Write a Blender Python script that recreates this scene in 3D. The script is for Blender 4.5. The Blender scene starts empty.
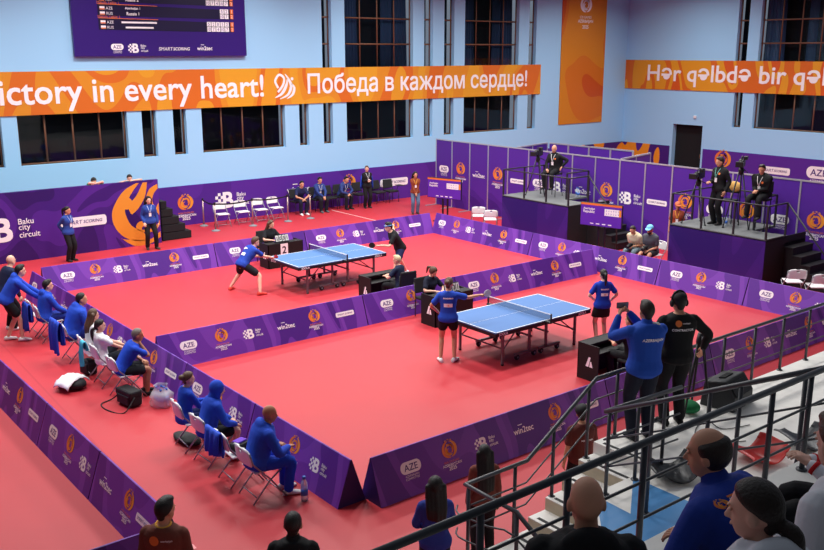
import bpy, bmesh, math, random
import numpy as np
from mathutils import Vector, Matrix
from mathutils.bvhtree import BVHTree

SC = bpy.context.scene
COL = SC.collection
random.seed(7)
R = math.radians

# ------------------------------------------------------------------ camera
cam_d = bpy.data.cameras.new('camera'); cam = bpy.data.objects.new('camera', cam_d); COL.objects.link(cam)
CAM = Vector((-12.966, -12.7225, 5.9768)); YAW, PITCH, ROLL = -0.6742, 0.2410, -0.0006
fw = Vector((-math.sin(YAW)*math.cos(PITCH), math.cos(YAW)*math.cos(PITCH), -math.sin(PITCH)))
rt = Vector((math.cos(YAW), math.sin(YAW), 0)); up = rt.cross(fw)
cam.matrix_world = Matrix.Translation(CAM) @ Matrix((rt, up, -fw)).transposed().to_4x4() @ Matrix.Rotation(ROLL, 4, 'Z')
cam_d.sensor_width = 36; cam_d.lens = 912.71/824*36
cam_d.clip_start = 0.1; cam_d.clip_end = 200
SC.camera = cam

# ------------------------------------------------------------------ world, lamps, exposure
world = bpy.data.worlds.new('world'); SC.world = world; world.use_nodes = True
bg = world.node_tree.nodes['Background']
bg.inputs[1].default_value = 1.0
# the bright hall ahead and above, the unlit stands behind the camera
wt = world.node_tree; tc = wt.nodes.new('ShaderNodeTexCoord'); dp = wt.nodes.new('ShaderNodeVectorMath'); dp.operation = 'DOT_PRODUCT'
dp.inputs[1].default_value = (.35, .75, .55); wt.links.new(tc.outputs['Generated'], dp.inputs[0])
mr = wt.nodes.new('ShaderNodeMapRange'); mr.inputs['From Min'].default_value = -.12; mr.inputs['From Max'].default_value = .9; mr.inputs['To Min'].default_value = 0; mr.inputs['To Max'].default_value = 1
wt.links.new(dp.outputs['Value'], mr.inputs['Value']); wr = wt.nodes.new('ShaderNodeValToRGB')
wr.color_ramp.elements[0].color = (.03, .034, .04, 1); wr.color_ramp.elements[1].color = (.30, .33, .38, 1)
wt.links.new(mr.outputs[0], wr.inputs[0]); wt.links.new(wr.outputs[0], bg.inputs[0])
SC.view_settings.view_transform = 'Standard'; SC.view_settings.look = 'None'
SC.view_settings.exposure = 0.0; SC.view_settings.gamma = 1.0
def area(name, loc, size, power, col=(1, .97, .93), aim=(0, 0, -1), sy=None):
    d = bpy.data.lights.new(name, 'AREA'); d.energy = power; d.color = col; d.size = size
    d.spread = R(150)
    if sy: d.shape = 'RECTANGLE'; d.size_y = sy
    o = bpy.data.objects.new(name, d); COL.objects.link(o); o.location = loc
    o.rotation_euler = Vector(aim).to_track_quat('-Z', 'Y').to_euler()
    return o
for ly, pw in ((.3, 270), (4.6, 275), (9.2, 300), (13.6, 260)):      # rows of hall lamps over the courts
    for lx in (-8, -2.5, 3, 8.5):
        area('hall_lamp', (lx, ly, 9.6), 1.6, pw, sy=0.9)
for lx in (14.5, 20):
    for ly in (4.5, 12): area('hall_lamp', (lx, ly, 9.6), 1.6, 300, sy=.9)

# ------------------------------------------------------------------ helpers
def lin(c):
    return tuple(((v/255)/12.92 if v/255 <= .04045 else ((v/255+.055)/1.055)**2.4) for v in c)
MATS = {}
def mat(name, rgb, rough=.6, metal=0, spec=.4, bump=0, bscale=60, var=0, vscale=3, coat=0):
    if name in MATS: return MATS[name]
    m = bpy.data.materials.new(name); m.use_nodes = True; nt = m.node_tree; b = nt.nodes['Principled BSDF']
    c = lin(rgb); b.inputs['Base Color'].default_value = (*c, 1); b.inputs['Roughness'].default_value = rough
    b.inputs['Metallic'].default_value = metal; b.inputs['Specular IOR Level'].default_value = spec
    b.inputs['Coat Weight'].default_value = coat
    if bump or var:
        tc = nt.nodes.new('ShaderNodeTexCoord')
    if bump:
        n = nt.nodes.new('ShaderNodeTexNoise'); n.inputs['Scale'].default_value = bscale; n.inputs['Detail'].default_value = 3
        nt.links.new(tc.outputs['Object'], n.inputs['Vector'])
        bp = nt.nodes.new('ShaderNodeBump'); bp.inputs['Strength'].default_value = bump; bp.inputs['Distance'].default_value = .02
        nt.links.new(n.outputs['Fac'], bp.inputs['Height']); nt.links.new(bp.outputs['Normal'], b.inputs['Normal'])
    if var:
        n = nt.nodes.new('ShaderNodeTexNoise'); n.inputs['Scale'].default_value = vscale; n.inputs['Detail'].default_value = 4
        nt.links.new(tc.outputs['Object'], n.inputs['Vector'])
        r = nt.nodes.new('ShaderNodeValToRGB'); r.color_ramp.elements[0].position = .3; r.color_ramp.elements[1].position = .7
        r.color_ramp.elements[0].color = (*[v*(1-var) for v in c], 1); r.color_ramp.elements[1].color = (*[min(1, v*(1+var)) for v in c], 1)
        nt.links.new(n.outputs['Fac'], r.inputs['Fac']); nt.links.new(r.outputs['Color'], b.inputs['Base Color'])
    MATS[name] = m; return m
def flame_mat(name, cols, scale=.9, stretch=(1, 1, .45), rough=.45, seed=0, rot=0.0, dist=1.6):
    """printed flame-petal pattern: flat tones separated by flowing edges"""
    if name in MATS: return MATS[name]
    m = bpy.data.materials.new(name); m.use_nodes = True; nt = m.node_tree; b = nt.nodes['Principled BSDF']
    b.inputs['Roughness'].default_value = rough; b.inputs['Specular IOR Level'].default_value = .3
    tc = nt.nodes.new('ShaderNodeTexCoord'); mp = nt.nodes.new('ShaderNodeMapping')
    mp.inputs['Scale'].default_value = stretch; mp.inputs['Location'].default_value = (seed*3.7, seed*1.3, seed*2.1); mp.inputs['Rotation'].default_value = (0, rot, 0)
    nt.links.new(tc.outputs['Object'], mp.inputs['Vector'])
    w = nt.nodes.new('ShaderNodeTexNoise'); w.inputs['Scale'].default_value = scale; w.inputs['Detail'].default_value = 0; w.inputs['Distortion'].default_value = dist
    nt.links.new(mp.outputs['Vector'], w.inputs['Vector'])
    r = nt.nodes.new('ShaderNodeValToRGB'); cr = r.color_ramp; cr.interpolation = 'CONSTANT'
    while len(cr.elements) < len(cols): cr.elements.new(.5)
    for e, (pos, c) in zip(cr.elements, cols): e.position = pos; e.color = (*lin(c), 1)
    nt.links.new(w.outputs['Fac'], r.inputs['Fac']); nt.links.new(r.outputs['Color'], b.inputs['Base Color'])
    MATS[name] = m; return m

def frames(pts):
    pts = [Vector(p) for p in pts]; out = []
    t0 = (pts[1]-pts[0]).normalized()
    a = Vector((0, 0, 1)) if abs(t0.z) < .9 else Vector((1, 0, 0))
    u = t0.cross(a).normalized()
    for i in range(len(pts)):
        if i == 0: t = pts[1]-pts[0]
        elif i == len(pts)-1: t = pts[-1]-pts[-2]
        else: t = (pts[i+1]-pts[i]).normalized()+(pts[i]-pts[i-1]).normalized()
        t.normalize(); u = (u-t*u.dot(t))
        if u.length < 1e-6: u = t.orthogonal()
        u.normalize(); out.append((pts[i], t, u, t.cross(u)))
    return out
class MB:
    def __init__(s): s.v = []; s.f = []; s.m = []; s.sm = []
    def add(s, vs, fs, mi=0, smooth=False):
        o = len(s.v); s.v += [tuple(v) for v in vs]
        for f in fs: s.f.append(tuple(i+o for i in f)); s.m.append(mi); s.sm.append(smooth)
        return s
    def box(s, c, d, mi=0, rz=0, mtx=None):
        hx, hy, hz = d[0]/2, d[1]/2, d[2]/2
        vs = [Vector((x, y, z)) for x in (-hx, hx) for y in (-hy, hy) for z in (-hz, hz)]
        M = mtx if mtx is not None else Matrix.Rotation(rz, 3, 'Z')
        vs = [M @ v+Vector(c) for v in vs]
        return s.add(vs, [(0, 1, 3, 2), (4, 6, 7, 5), (0, 4, 5, 1), (2, 3, 7, 6), (0, 2, 6, 4), (1, 5, 7, 3)], mi)
    def rings(s, rs, mi=0, smooth=True, caps=True, closed=False):
        n = len(rs[0]); vs = [p for r in rs for p in r]; fs = []
        m = len(rs)
        for i in range(m if closed else m-1):
            for j in range(n):
                a, b = i*n+j, i*n+(j+1) % n; c, d = ((i+1) % m)*n+(j+1) % n, ((i+1) % m)*n+j
                fs.append((a, b, c, d))
        s.add(vs, fs, mi, smooth)
        if caps and not closed:
            o = len(s.v)-len(vs)
            s.f.append(tuple(o+j for j in reversed(range(n)))); s.m.append(mi); s.sm.append(False)
            s.f.append(tuple(o+(m-1)*n+j for j in range(n))); s.m.append(mi); s.sm.append(False)
        return s
    def tube(s, pts, r, seg=8, mi=0, caps=True, closed=False):
        rr = r if isinstance(r, (list, tuple)) else [r]*len(pts)
        rs = [[p+(u*math.cos(2*math.pi*k/seg)+w*math.sin(2*math.pi*k/seg))*q for k in range(seg)] for (p, t, u, w), q in zip(frames(pts), rr)]
        return s.rings(rs, mi, True, caps, closed)
    def limb(s, pts, rad, seg=12, mi=0):
        """tapered tube with round ends"""
        fr = frames(pts); rs = []
        def ring(p, u, w, q): return [p+(u*math.cos(2*math.pi*k/seg)+w*math.sin(2*math.pi*k/seg))*q for k in range(seg)]
        p, t, u, w = fr[0]
        for a in (80, 50, 25): rs.append(ring(p-t*rad[0]*math.sin(R(a)), u, w, rad[0]*math.cos(R(a))))
        for (p, t, u, w), q in zip(fr, rad): rs.append(ring(p, u, w, q))
        for a in (25, 50, 80): rs.append(ring(p+t*rad[-1]*math.sin(R(a)), u, w, rad[-1]*math.cos(R(a))))
        return s.rings(rs, mi, True)
    def ell(s, c, r, M=None, seg=14, rows=9, mi=0):
        c = Vector(c); M = M or Matrix.Identity(3); rs = []
        for i in range(rows):
            a = -math.pi/2+math.pi*(i+.25)/(rows-.5)
            rs.append([c+M @ Vector((r[0]*math.cos(a)*math.cos(2*math.pi*k/seg), r[1]*math.cos(a)*math.sin(2*math.pi*k/seg), r[2]*math.sin(a))) for k in range(seg)])
        return s.rings(rs, mi, True)
    def lathe(s, c, prof, seg=16, mi=0):
        c = Vector(c)
        return s.rings([[c+Vector((r*math.cos(2*math.pi*k/seg), r*math.sin(2*math.pi*k/seg), z)) for k in range(seg)] for r, z in prof], mi, True)
    def prism(s, poly, ext, mi=0):
        n = len(poly); e = Vector(ext); vs = [Vector(p) for p in poly]+[Vector(p)+e for p in poly]
        return s.add(vs, [tuple(reversed(range(n))), tuple(range(n, 2*n))]+[(i, (i+1) % n, (i+1) % n+n, i+n) for i in range(n)], mi)
    def mesh(s, name, mats, fixn=True):
        me = bpy.data.meshes.new(name); me.from_pydata(s.v, [], s.f)
        for m in (mats if isinstance(mats, (list, tuple)) else [mats]): me.materials.append(m)
        me.polygons.foreach_set('material_index', s.m); me.polygons.foreach_set('use_smooth', s.sm)
        if fixn:
            bm = bmesh.new(); bm.from_mesh(me); bmesh.ops.recalc_face_normals(bm, faces=bm.faces); bm.to_mesh(me); bm.free()
        me.update(); return me
    def build(s, name, mats, parent=None, loc=None, rz=0, bevel=0, fixn=True):
        return link(name, s.mesh(name, mats, fixn), parent, loc, rz, bevel)
def link(name, me, parent=None, loc=None, rz=0, bevel=0):
    o = bpy.data.objects.new(name, me); COL.objects.link(o)
    if parent is not None: o.parent = parent
    if loc is not None: o.location = loc
    if rz: o.rotation_euler = (0, 0, rz)
    if bevel:
        b = o.modifiers.new('bevel', 'BEVEL'); b.width = bevel; b.segments = 2; b.limit_method = 'ANGLE'; b.angle_limit = R(40)
    return o
def tag(o, label=None, cat=None, group=None, kind=None):
    if label: o['label'] = label
    if cat: o['category'] = cat
    if group: o['group'] = group
    if kind: o['kind'] = kind
    return o
def thing(name, label, cat, loc=(0, 0, 0), rz=0, group=None):
    o = bpy.data.objects.new(name, None); COL.objects.link(o); o.location = loc; o.rotation_euler = (0, 0, rz)
    o.empty_display_size = .1
    return tag(o, label, cat, group)
def struct(o, label=None): o['kind'] = 'structure'; return o
KIDS = {}
def copy_tree(o, kids, loc, rz, label, group=None, name=None):
    """copy a thing with its parts (kids: part -> [sub-parts])"""
    c = o.copy(); COL.objects.link(c); c.location = loc; c.rotation_euler = (0, 0, rz)
    c['label'] = label
    if group: c['group'] = group
    for ch in kids:
        a = ch.copy(); COL.objects.link(a); a.parent = c
        for g in kids[ch]:
            d = g.copy(); COL.objects.link(d); d.parent = a
    return c
def kid_map(o):
    return {ch: list(ch.children) for ch in o.children}

# ------------------------------------------------------------------ flat lettering and marks
_T = {}
def text2d(s, size=1.0, bold=.0, shear=0):
    k = (s, bold, shear)
    if k not in _T:
        c = bpy.data.curves.new('lettering', 'FONT'); c.body = s; c.size = 1; c.offset = bold; c.shear = shear
        c.align_x = 'CENTER'; c.align_y = 'CENTER'; c.resolution_u = 3
        o = bpy.data.objects.new('lettering', c); COL.objects.link(o)
        dg = bpy.context.evaluated_depsgraph_get(); me = bpy.data.meshes.new_from_object(o.evaluated_get(dg))
        V = [(v.co.x, v.co.y) for v in me.vertices]; F = [tuple(p.vertices) for p in me.polygons]
        xs = [v[0] for v in V] or [0]; ys = [v[1] for v in V] or [0]
        cx, cy = (min(xs)+max(xs))/2, (min(ys)+max(ys))/2
        V = [(x-cx, y-cy) for x, y in V]
        _T[k] = (V, F, max(xs)-min(xs), max(ys)-min(ys))
        bpy.data.objects.remove(o); bpy.data.curves.remove(c); bpy.data.meshes.remove(me)
    return _T[k]
class Flat:
    """flat artwork in (x right, y up), layers lifted by a hair so they never fight"""
    def __init__(s): s.v = []; s.f = []; s.m = []
    def poly(s, pts, mi, lay=0):
        o = len(s.v); s.v += [(x, y, lay*.0015) for x, y in pts]; s.f.append(tuple(range(o, o+len(pts)))); s.m.append(mi)
    def strip(s, A, B, mi, lay=0):
        o = len(s.v); n = len(A); s.v += [(x, y, lay*.0015) for x, y in A]+[(x, y, lay*.0015) for x, y in B]
        for i in range(n-1): s.f.append((o+i, o+i+1, o+n+i+1, o+n+i)); s.m.append(mi)
    def rect(s, x, y, w, h, mi, lay=0): s.poly([(x-w/2, y-h/2), (x+w/2, y-h/2), (x+w/2, y+h/2), (x-w/2, y+h/2)], mi, lay)
    def grid(s, x, y, w, h, mi, lay=0, n=6, k=3):
        for i in range(n):
            for j in range(k): s.rect(x-w/2+w*(i+.5)/n, y-h/2+h*(j+.5)/k, w/n, h/k, mi, lay)
    def pill(s, x, y, w, h, r, mi, lay=0):
        pts = []
        for cx, cy, a0 in ((x+w/2-r, y+h/2-r, 0), (x-w/2+r, y+h/2-r, 90), (x-w/2+r, y-h/2+r, 180), (x+w/2-r, y-h/2+r, 270)):
            pts += [(cx+r*math.cos(R(a0+a)), cy+r*math.sin(R(a0+a))) for a in range(0, 91, 15)]
        s.poly(pts, mi, lay)
    def disc(s, x, y, r, mi, lay=0, n=20): s.poly([(x+r*math.cos(2*math.pi*k/n), y+r*math.sin(2*math.pi*k/n)) for k in range(n)], mi, lay)
    def text(s, t, x, y, mi, w=None, h=None, bold=.012, lay=1, shear=0):
        V, F, tw, th = text2d(t, 1, 0, shear)
        if w and h: sx, sy = w/tw, h/th
        elif w: sx = sy = w/tw
        else: sx = sy = h/th
        q = bold*.8
        for n, (ox, oy) in enumerate(((0, 0), (q, q), (-q, q), (q, -q), (-q, -q)) if bold > 0 else ((0, 0),)):
            o = len(s.v); s.v += [(x+(a+ox)*sx, y+(b+oy)*sy, lay*.0015+n*.0002) for a, b in V]
            for f in F: s.f.append(tuple(i+o for i in f)); s.m.append(mi)
    def band(s, pts, w0, mi, lay=0):
        """curved stroke, w0 a list of widths along it"""
        A, B = [], []
        for i, p in enumerate(pts):
            a, b = pts[max(0, i-1)], pts[min(len(pts)-1, i+1)]
            d = math.hypot(b[0]-a[0], b[1]-a[1]) or 1; nx, ny = -(b[1]-a[1])/d, (b[0]-a[0])/d; w = w0[i]/2
            A.append((p[0]+nx*w, p[1]+ny*w)); B.append((p[0]-nx*w, p[1]-ny*w))
        s.strip(A, B, mi, lay)
    def mesh(s, name, mats):
        me = bpy.data.meshes.new(name); me.from_pydata(s.v, [], s.f)
        for m in mats: me.materials.append(m)
        me.polygons.foreach_set('material_index', s.m)
        bm = bmesh.new(); bm.from_mesh(me)
        for f in bm.faces:
            f.normal_update()
            if f.normal.z < 0: f.normal_flip()
        bm.to_mesh(me); bm.free(); return me
def smooth_pts(P, n=6):
    out = []
    for i in range(len(P)-1):
        p0, p1, p2, p3 = P[max(0, i-1)], P[i], P[i+1], P[min(len(P)-1, i+2)]
        for k in range(n):
            t = k/n
            out.append(tuple(.5*((2*p1[j])+(-p0[j]+p2[j])*t+(2*p0[j]-5*p1[j]+4*p2[j]-p3[j])*t*t+(-p0[j]+3*p1[j]-3*p2[j]+p3[j])*t**3) for j in range(len(p1))))
    out.append(P[-1]); return out

M_white = mat('print_white', (244, 240, 246), .5)
M_orange = mat('print_orange', (226, 118, 54), .5)
M_gold = mat('print_gold', (230, 146, 48), .5)
M_purple = mat('print_purple', (66, 28, 124), .5)
M_dark = mat('print_dark', (28, 16, 48), .5)
PRINT = [M_white, M_orange, M_purple, M_gold, M_dark]
def emblem(F, x, y, r, lay=1, c1=1, c2=3):
    """round flame emblem: two curling outer tongues, inner S and a small head"""
    def arc(cx, cy, rr, a0, a1, w, mi, n=14):
        P = [(x+r*(cx+rr*math.cos(R(a0+(a1-a0)*k/n))), y+r*(cy+rr*math.sin(R(a0+(a1-a0)*k/n)))) for k in range(n+1)]
        F.band(P, [r*w*max(.12, math.sin(math.pi*(k+.6)/(n+1.2))) for k in range(n+1)], mi, lay)
    arc(0, 0, .82, 95, 275, .38, c1); arc(0, 0, .82, -80, 80, .38, c2)
    arc(.05, -.05, .52, 120, 300, .3, c2); arc(-.05, .0, .50, -60, 100, .28, c1)
    arc(-.05, -.18, .26, 90, 330, .2, c1); arc(.16, .22, .24, -70, 170, .18, c2)
    F.disc(x-.22*r, y+.42*r, .13*r, c2, lay, 10)
    for a in (68, 90, 112): arc(0, 0, .98, a-7, a+7, .12, c2, 4)
def logo_aze():
    F = Flat(); F.pill(0, .035, .36, .17, .08, 0, 1); F.text('AZE', 0, .035, 2, w=.235, bold=.012, lay=2)
    F.text('AZERBAIJAN', .0, -.085, 0, w=.24, bold=.0); F.text('COMMITTEE', .0, -.122, 0, w=.24, bold=.0); return F
def logo_emblem():
    F = Flat(); emblem(F, 0, .09, .14)
    F.text('MDB OYUNLARI', 0, -.085, 1, w=.28, bold=.0); F.text('AZƏRBAYCAN', 0, -.128, 0, w=.35, bold=.02); F.text('2025', 0, -.18, 0, w=.14, bold=.02); return F
def checker_b(F, x, y, h):
    q = h/5.0
    F.text('B', x+.12*h, y, 0, h=h, bold=.035)
    for i, j in ((0, 4), (0, 2), (1, 3), (1, 1), (0, 0), (-1, 3), (-1, 1)):
        F.rect(x-.42*h+(i-.5)*q, y-h/2+(j+.5)*q, q, q, 0, 1)
def logo_b():
    F = Flat(); checker_b(F, -.08, 0, .18)
    for k, t in enumerate(('Baku', 'city', 'circuit')):
        V = text2d(t, 1, 0); F.text(t, .06+V[2]*.065/2, .055-k*.055, 0, h=V[3]*.065, bold=.01)
    return F
def logo_win():
    F = Flat(); F.text('win2tec', 0, 0, 0, w=.42, bold=.016); F.rect(-.06, .085, .09, .012, 0, 1); return F
def logo_smart():
    F = Flat(); F.pill(0, 0, .48, .105, .03, 0, 1); F.text('SMART', -.108, 0, 2, w=.19, bold=.0, lay=2, shear=.2); F.text('SCORING', .095, 0, 2, w=.2, bold=.014, lay=2, shear=.2); return F
LOGO = {k: f().mesh('printed_logo', PRINT) for k, f in dict(A=logo_aze, E=logo_emblem, B=logo_b, W=logo_win, S=logo_smart).items()}
def stamp(me, parent, loc, right, upv, scale=1, name='printed_logo'):
    """put flat artwork on a surface: right and up axes in the parent's frame"""
    r = Vector(right).normalized(); u = Vector(upv).normalized(); n = r.cross(u)
    o = bpy.data.objects.new(name, me); COL.objects.link(o); o.parent = parent
    o.matrix_local = Matrix.Translation(Vector(loc)+n*.002) @ Matrix((r, u, n)).transposed().to_4x4() @ Matrix.Scale(scale, 4)
    return o

# ------------------------------------------------------------------ the hall
YW, XW, ZT = 17.05, 24.5, 9.6
floor_m = mat('red_sport_floor', (186, 47, 57), .5, spec=.4, bump=.03, bscale=5, var=.07, vscale=.35)
MB().add([(-30, -16, 0), (XW, -16, 0), (XW, YW, 0), (-30, YW, 0)], [(0, 1, 2, 3)]).build('floor', floor_m)['kind'] = 'structure'
seam_m = mat('floor_seam_tape', (196, 58, 66), .5); pale_m = mat('floor_line_pale', (236, 190, 190), .5); wear_m = mat('floor_seam_worn', (236, 150, 150), .5)
dseam_m = mat('floor_seam_dark', (176, 40, 52), .5)
def floor_strip(a, b, w, m, z=.002):
    a, b = Vector((*a, z)), Vector((*b, z)); n = Vector((-(b-a).y, (b-a).x, 0)).normalized()*w/2
    o = MB().add([a-n, b-n, b+n, a+n], [(0, 1, 2, 3)]).build('trim_1', m); o['kind'] = 'structure'
floor_strip((-8.2, 9), (-9.0, -9), .035, dseam_m)
floor_strip((-8.74, -3.35), (-8.76, -3.75), .05, wear_m, .003)
floor_strip((-8.72, -3.0), (-8.725, -3.12), .04, wear_m, .003)
floor_strip((6.35, 16.4), (6.35, 10.95), .05, pale_m)
wall_m = mat('wall_sky_blue', (158, 210, 248), .6, spec=.25, bump=.02, bscale=30)
def wall_grid(name, us, zs, holes, P, depth):
    """wall with real window recesses; P(u, d, z) -> point, d is the depth behind the face"""
    us = sorted(set(us+[h[0] for h in holes]+[h[1] for h in holes])); zs = sorted(set(zs+[h[2] for h in holes]+[h[3] for h in holes]))
    mb = MB()
    for i in range(len(us)-1):
        for j in range(len(zs)-1):
            uc, zc = (us[i]+us[i+1])/2, (zs[j]+zs[j+1])/2
            if any(h[0] < uc < h[1] and h[2] < zc < h[3] for h in holes): continue
            mb.add([P(us[i], 0, zs[j]), P(us[i+1], 0, zs[j]), P(us[i+1], 0, zs[j+1]), P(us[i], 0, zs[j+1])], [(0, 1, 2, 3)])
    for a, b, c, d in holes:
        mb.add([P(a, 0, c), P(b, 0, c), P(b, 0, d), P(a, 0, d), P(a, depth, c), P(b, depth, c), P(b, depth, d), P(a, depth, d)], [(0, 1, 5, 4), (1, 2, 6, 5), (2, 3, 7, 6), (3, 0, 4, 7)])
    o = mb.build(name, wall_m, fixn=False); o['kind'] = 'structure'; return o
back_lo = [(-7.6, -5.2), (-4.73, -1.25), (-.74, -.24), (.37, .85), (1.43, 4.79), (5.41, 5.83), (6.49, 6.92), (7.57, 10.89), (11.47, 11.93), (12.56, 13.1), (13.68, 16.94), (17.58, 18.1)]
back_up = [(6.5, 6.93), (7.54, 10.89), (11.47, 11.94), (12.55, 13.1), (13.7, 16.92), (17.56, 18.02)]
right_lo = [(10.48, 10.9), (4.5, 9.91)]
right_up = [(10.46, 11.0), (4.5, 9.9)]
ZL, ZM, ZU, ZV = 2.48, 4.2, 5.25, 8.9
holes_b = [(a, b, ZL, ZM) for a, b in back_lo]+[(a, b, ZU, ZV) for a, b in back_up]
holes_r = [(a, b, 2.6, 4.25) for a, b in right_lo]+[(a, b, 5.3, 9.0) for a, b in right_up]+[(12.42, 14.05, 0, 2.56)]
wall_grid('wall_back', [-30, XW], [0, ZT], holes_b, lambda u, d, z: (u, YW+d, z), .24)
wall_grid('wall_right', [-16, YW], [0, ZT], holes_r, lambda u, d, z: (XW+d, u, z), .3)
frame_m = mat('window_frame_brown', (118, 78, 56), .5)
glass_m = bpy.data.materials.new('window_glass'); glass_m.use_nodes = True
nt = glass_m.node_tree; pb = nt.nodes['Principled BSDF']; nt.nodes.remove(pb)
gl = nt.nodes.new('ShaderNodeBsdfGlossy'); gl.inputs['Roughness'].default_value = .03; gl.inputs['Color'].default_value = (.9, .95, 1, 1)
tr = nt.nodes.new('ShaderNodeBsdfTransparent'); tr.inputs['Color'].default_value = (.55, .6, .66, 1)
fr = nt.nodes.new('ShaderNodeFresnel'); fr.inputs['IOR'].default_value = 1.4; mx = nt.nodes.new('ShaderNodeMixShader')
nt.links.new(fr.outputs[0], mx.inputs[0]); nt.links.new(tr.outputs[0], mx.inputs[1]); nt.links.new(gl.outputs[0], mx.inputs[2])
nt.links.new(mx.outputs[0], nt.nodes['Material Output'].inputs['Surface'])
black_m = mat('dark_backroom', (15, 16, 20), .9)
curtain_m = mat('curtain_grey_blue', (70, 92, 128), .8)
nwin = 0
def window(P, a, b, c, d, nx, nz, mono):
    global nwin; nwin += 1
    t = .035
    w = MB()
    for k in range(nx+1):
        u = a+(b-a)*k/nx; u = min(max(u, a+t), b-t); w.tube([P(u, .2, c), P(u, .2, d)], t, 4)
    for k in range(nz+1):
        z = c+(d-c)*k/nz if not mono else c+mono*k
        if z > d: break
        z = max(z, c+t); w.tube([P(a, .2, z), P(b, .2, z)], t, 4)
    o = w.build('window_%d' % nwin, frame_m); o['kind'] = 'structure'
    MB().add([P(a, .19, c), P(b, .19, c), P(b, .19, d), P(a, .19, d)], [(0, 1, 2, 3)]).build('window_pane', glass_m, o)
    MB().add([P(a-.05, .55, c-.1), P(b+.05, .55, c-.1), P(b+.05, .55, d+.1), P(a-.05, .55, d+.1)], [(0, 1, 2, 3)]).build('dark_room', black_m, o)
    if mono and b-a > 2:
        for s0, s1 in ((a, a+.9), ((a+b)/2+.3, (a+b)/2+.75), (b-1.0, b)):
            cb = MB(); A = []; B = []
            for k in range(31):
                u = s0+(s1-s0)*k/30; A.append(Vector(P(u, .4+.05*math.sin(k*1.35), c))); B.append(Vector(P(u*.85+.15*(s0+s1)/2, .4+.05*math.sin(k*1.35), d)))
            n = len(A); cb.add(A+B, [(i, i+1, n+i+1, n+i) for i in range(n-1)], 0, True); cb.build('curtain', curtain_m, o)
PB = lambda u, d, z: (u, YW+d, z)
PR = lambda u, d, z: (XW+d, u, z)
for a, b in back_lo: window(PB, a, b, ZL, ZM, 4 if b-a > 2 else 1, 1, 0)
for a, b in back_up: window(PB, a, b, ZU, ZV, 4 if b-a > 2 else 1, 4, .98)
for a, b in right_lo: window(PR, a, b, 2.6, 4.25, 6 if b-a > 2 else 1, 1, 0)
for a, b in right_up: window(PR, a, b, 5.3, 9.0, 6 if b-a > 2 else 1, 4, .98)
o = MB().box((XW+.29, 13.23, 1.28), (.04, 1.63, 2.56)).build('door_1', black_m); o['kind'] = 'structure'
MB().tube([(XW+.24, 12.62, 1.0), (XW+.24, 12.62, 1.2)], .02, 6).build('door_handle', frame_m, o)
# small wall sensor
t = MB().box((XW-.03, 12.85, 2.95), (.06, .14, .12)).build('motion_sensor', mat('white_plastic', (232, 232, 236), .45), bevel=.01)
tag(t, 'small white wall sensor on the blue wall above the dark doorway', 'sensor')

# long slogan banners
banner_m = flame_mat('banner_orange', [(0, (222, 156, 42)), (.36, (218, 140, 40)), (.5, (212, 108, 36)), (.64, (222, 152, 42))], .42, (1, 1, .5), seed=1)
banner2_m = flame_mat('banner_orange_right', [(0, (220, 150, 36)), (.4, (210, 104, 32)), (.52, (222, 154, 38)), (.62, (208, 90, 32))], .5, (1, 1, .45), seed=2)
def xzflat(F, name, parent, loc, right, scale=1): return stamp(F.mesh(name, PRINT), parent, loc, right, (0, 0, 1), scale, name)
t = thing('slogan_banner', 'long orange banner with English and Russian slogans across the window wall', 'banner', (0, YW-.02, 4.7))
b = MB().box((4.3, .0, 0), (28.1, .03, 1.32)).build('banner_sheet', banner_m, t)
def put_text(parent, s, x0, x1, z, h, m, right, P, bold=.017):
    V, Fs, tw, th = text2d(s, 1, 0); sx, sy = (x1-x0)/tw, h/th
    # one lettering part for each letter: group the faces by connected outline
    par = list(range(len(V)))
    def find(i):
        while par[i] != i: par[i] = par[par[i]]; i = par[i]
        return i
    for f in Fs:
        for i in f[1:]: par[find(i)] = find(f[0])
    gr = {}
    for f in Fs: gr.setdefault(find(f[0]), []).append(f)
    for fs in gr.values():
        F = Flat()
        q = bold*.8
        for n, (ox, oy) in enumerate(((0, 0), (q, q), (-q, q), (q, -q), (-q, -q))):
            for f in fs: F.poly([((V[i][0]+ox)*sx, (V[i][1]+oy)*sy) for i in f], 0, 1+n*.15)
        stamp(F.mesh('letter', PRINT), parent, P((x0+x1)/2, z), right, (0, 0, 1), 1, 'letter')
PBn = lambda x, z: (x, -.02, z)
put_text(t, 'Victory in every heart!', -5.88, 3.9, -.07, 1.0, None, (1, 0, 0), PBn)
put_text(t, 'Победа в каждом сердце!', 5.8, 17.45, -.02, .92, None, (1, 0, 0), PBn)
F = Flat()
F.band(smooth_pts([(-.3, -.05), (-.42, .2), (-.25, .42), (-.05, .3), (-.1, .05), (-.32, -.2)]), [.09]*31, 0, 1)
F.band(smooth_pts([(-.45, -.4), (-.15, -.25), (.05, .05), (.1, .3)]), [.02+.1*math.sin(math.pi*k/18) for k in range(19)], 0, 1)
F.band(smooth_pts([(-.25, -.45), (.1, -.3), (.25, .0), (.15, .25), (.0, .45)]), [.02+.1*math.sin(math.pi*k/24) for k in range(25)], 0, 1)
F.band(smooth_pts([(.05, -.45), (.3, -.3), (.38, -.05), (.25, .1)]), [.02+.09*math.sin(math.pi*k/18) for k in range(19)], 0, 1)
F.disc(.3, .27, .06, 0, 1)
xzflat(F, 'flame_figure', t, (4.82, -.02, 0), (1, 0, 0))
t = thing('slogan_banner', 'long orange banner with Azerbaijani slogan across the right wall', 'banner', (XW-.02, 0, 4.84))
MB().box((0, 10.35, 0), (.03, 13.4, 1.38)).build('banner_sheet', banner2_m, t)
put_text(t, 'Hər qəlbdə bir qələbə!', -15.68, -4.5, -.02, .98, None, (0, -1, 0), lambda u, z: (-.02, -u, z))

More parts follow.
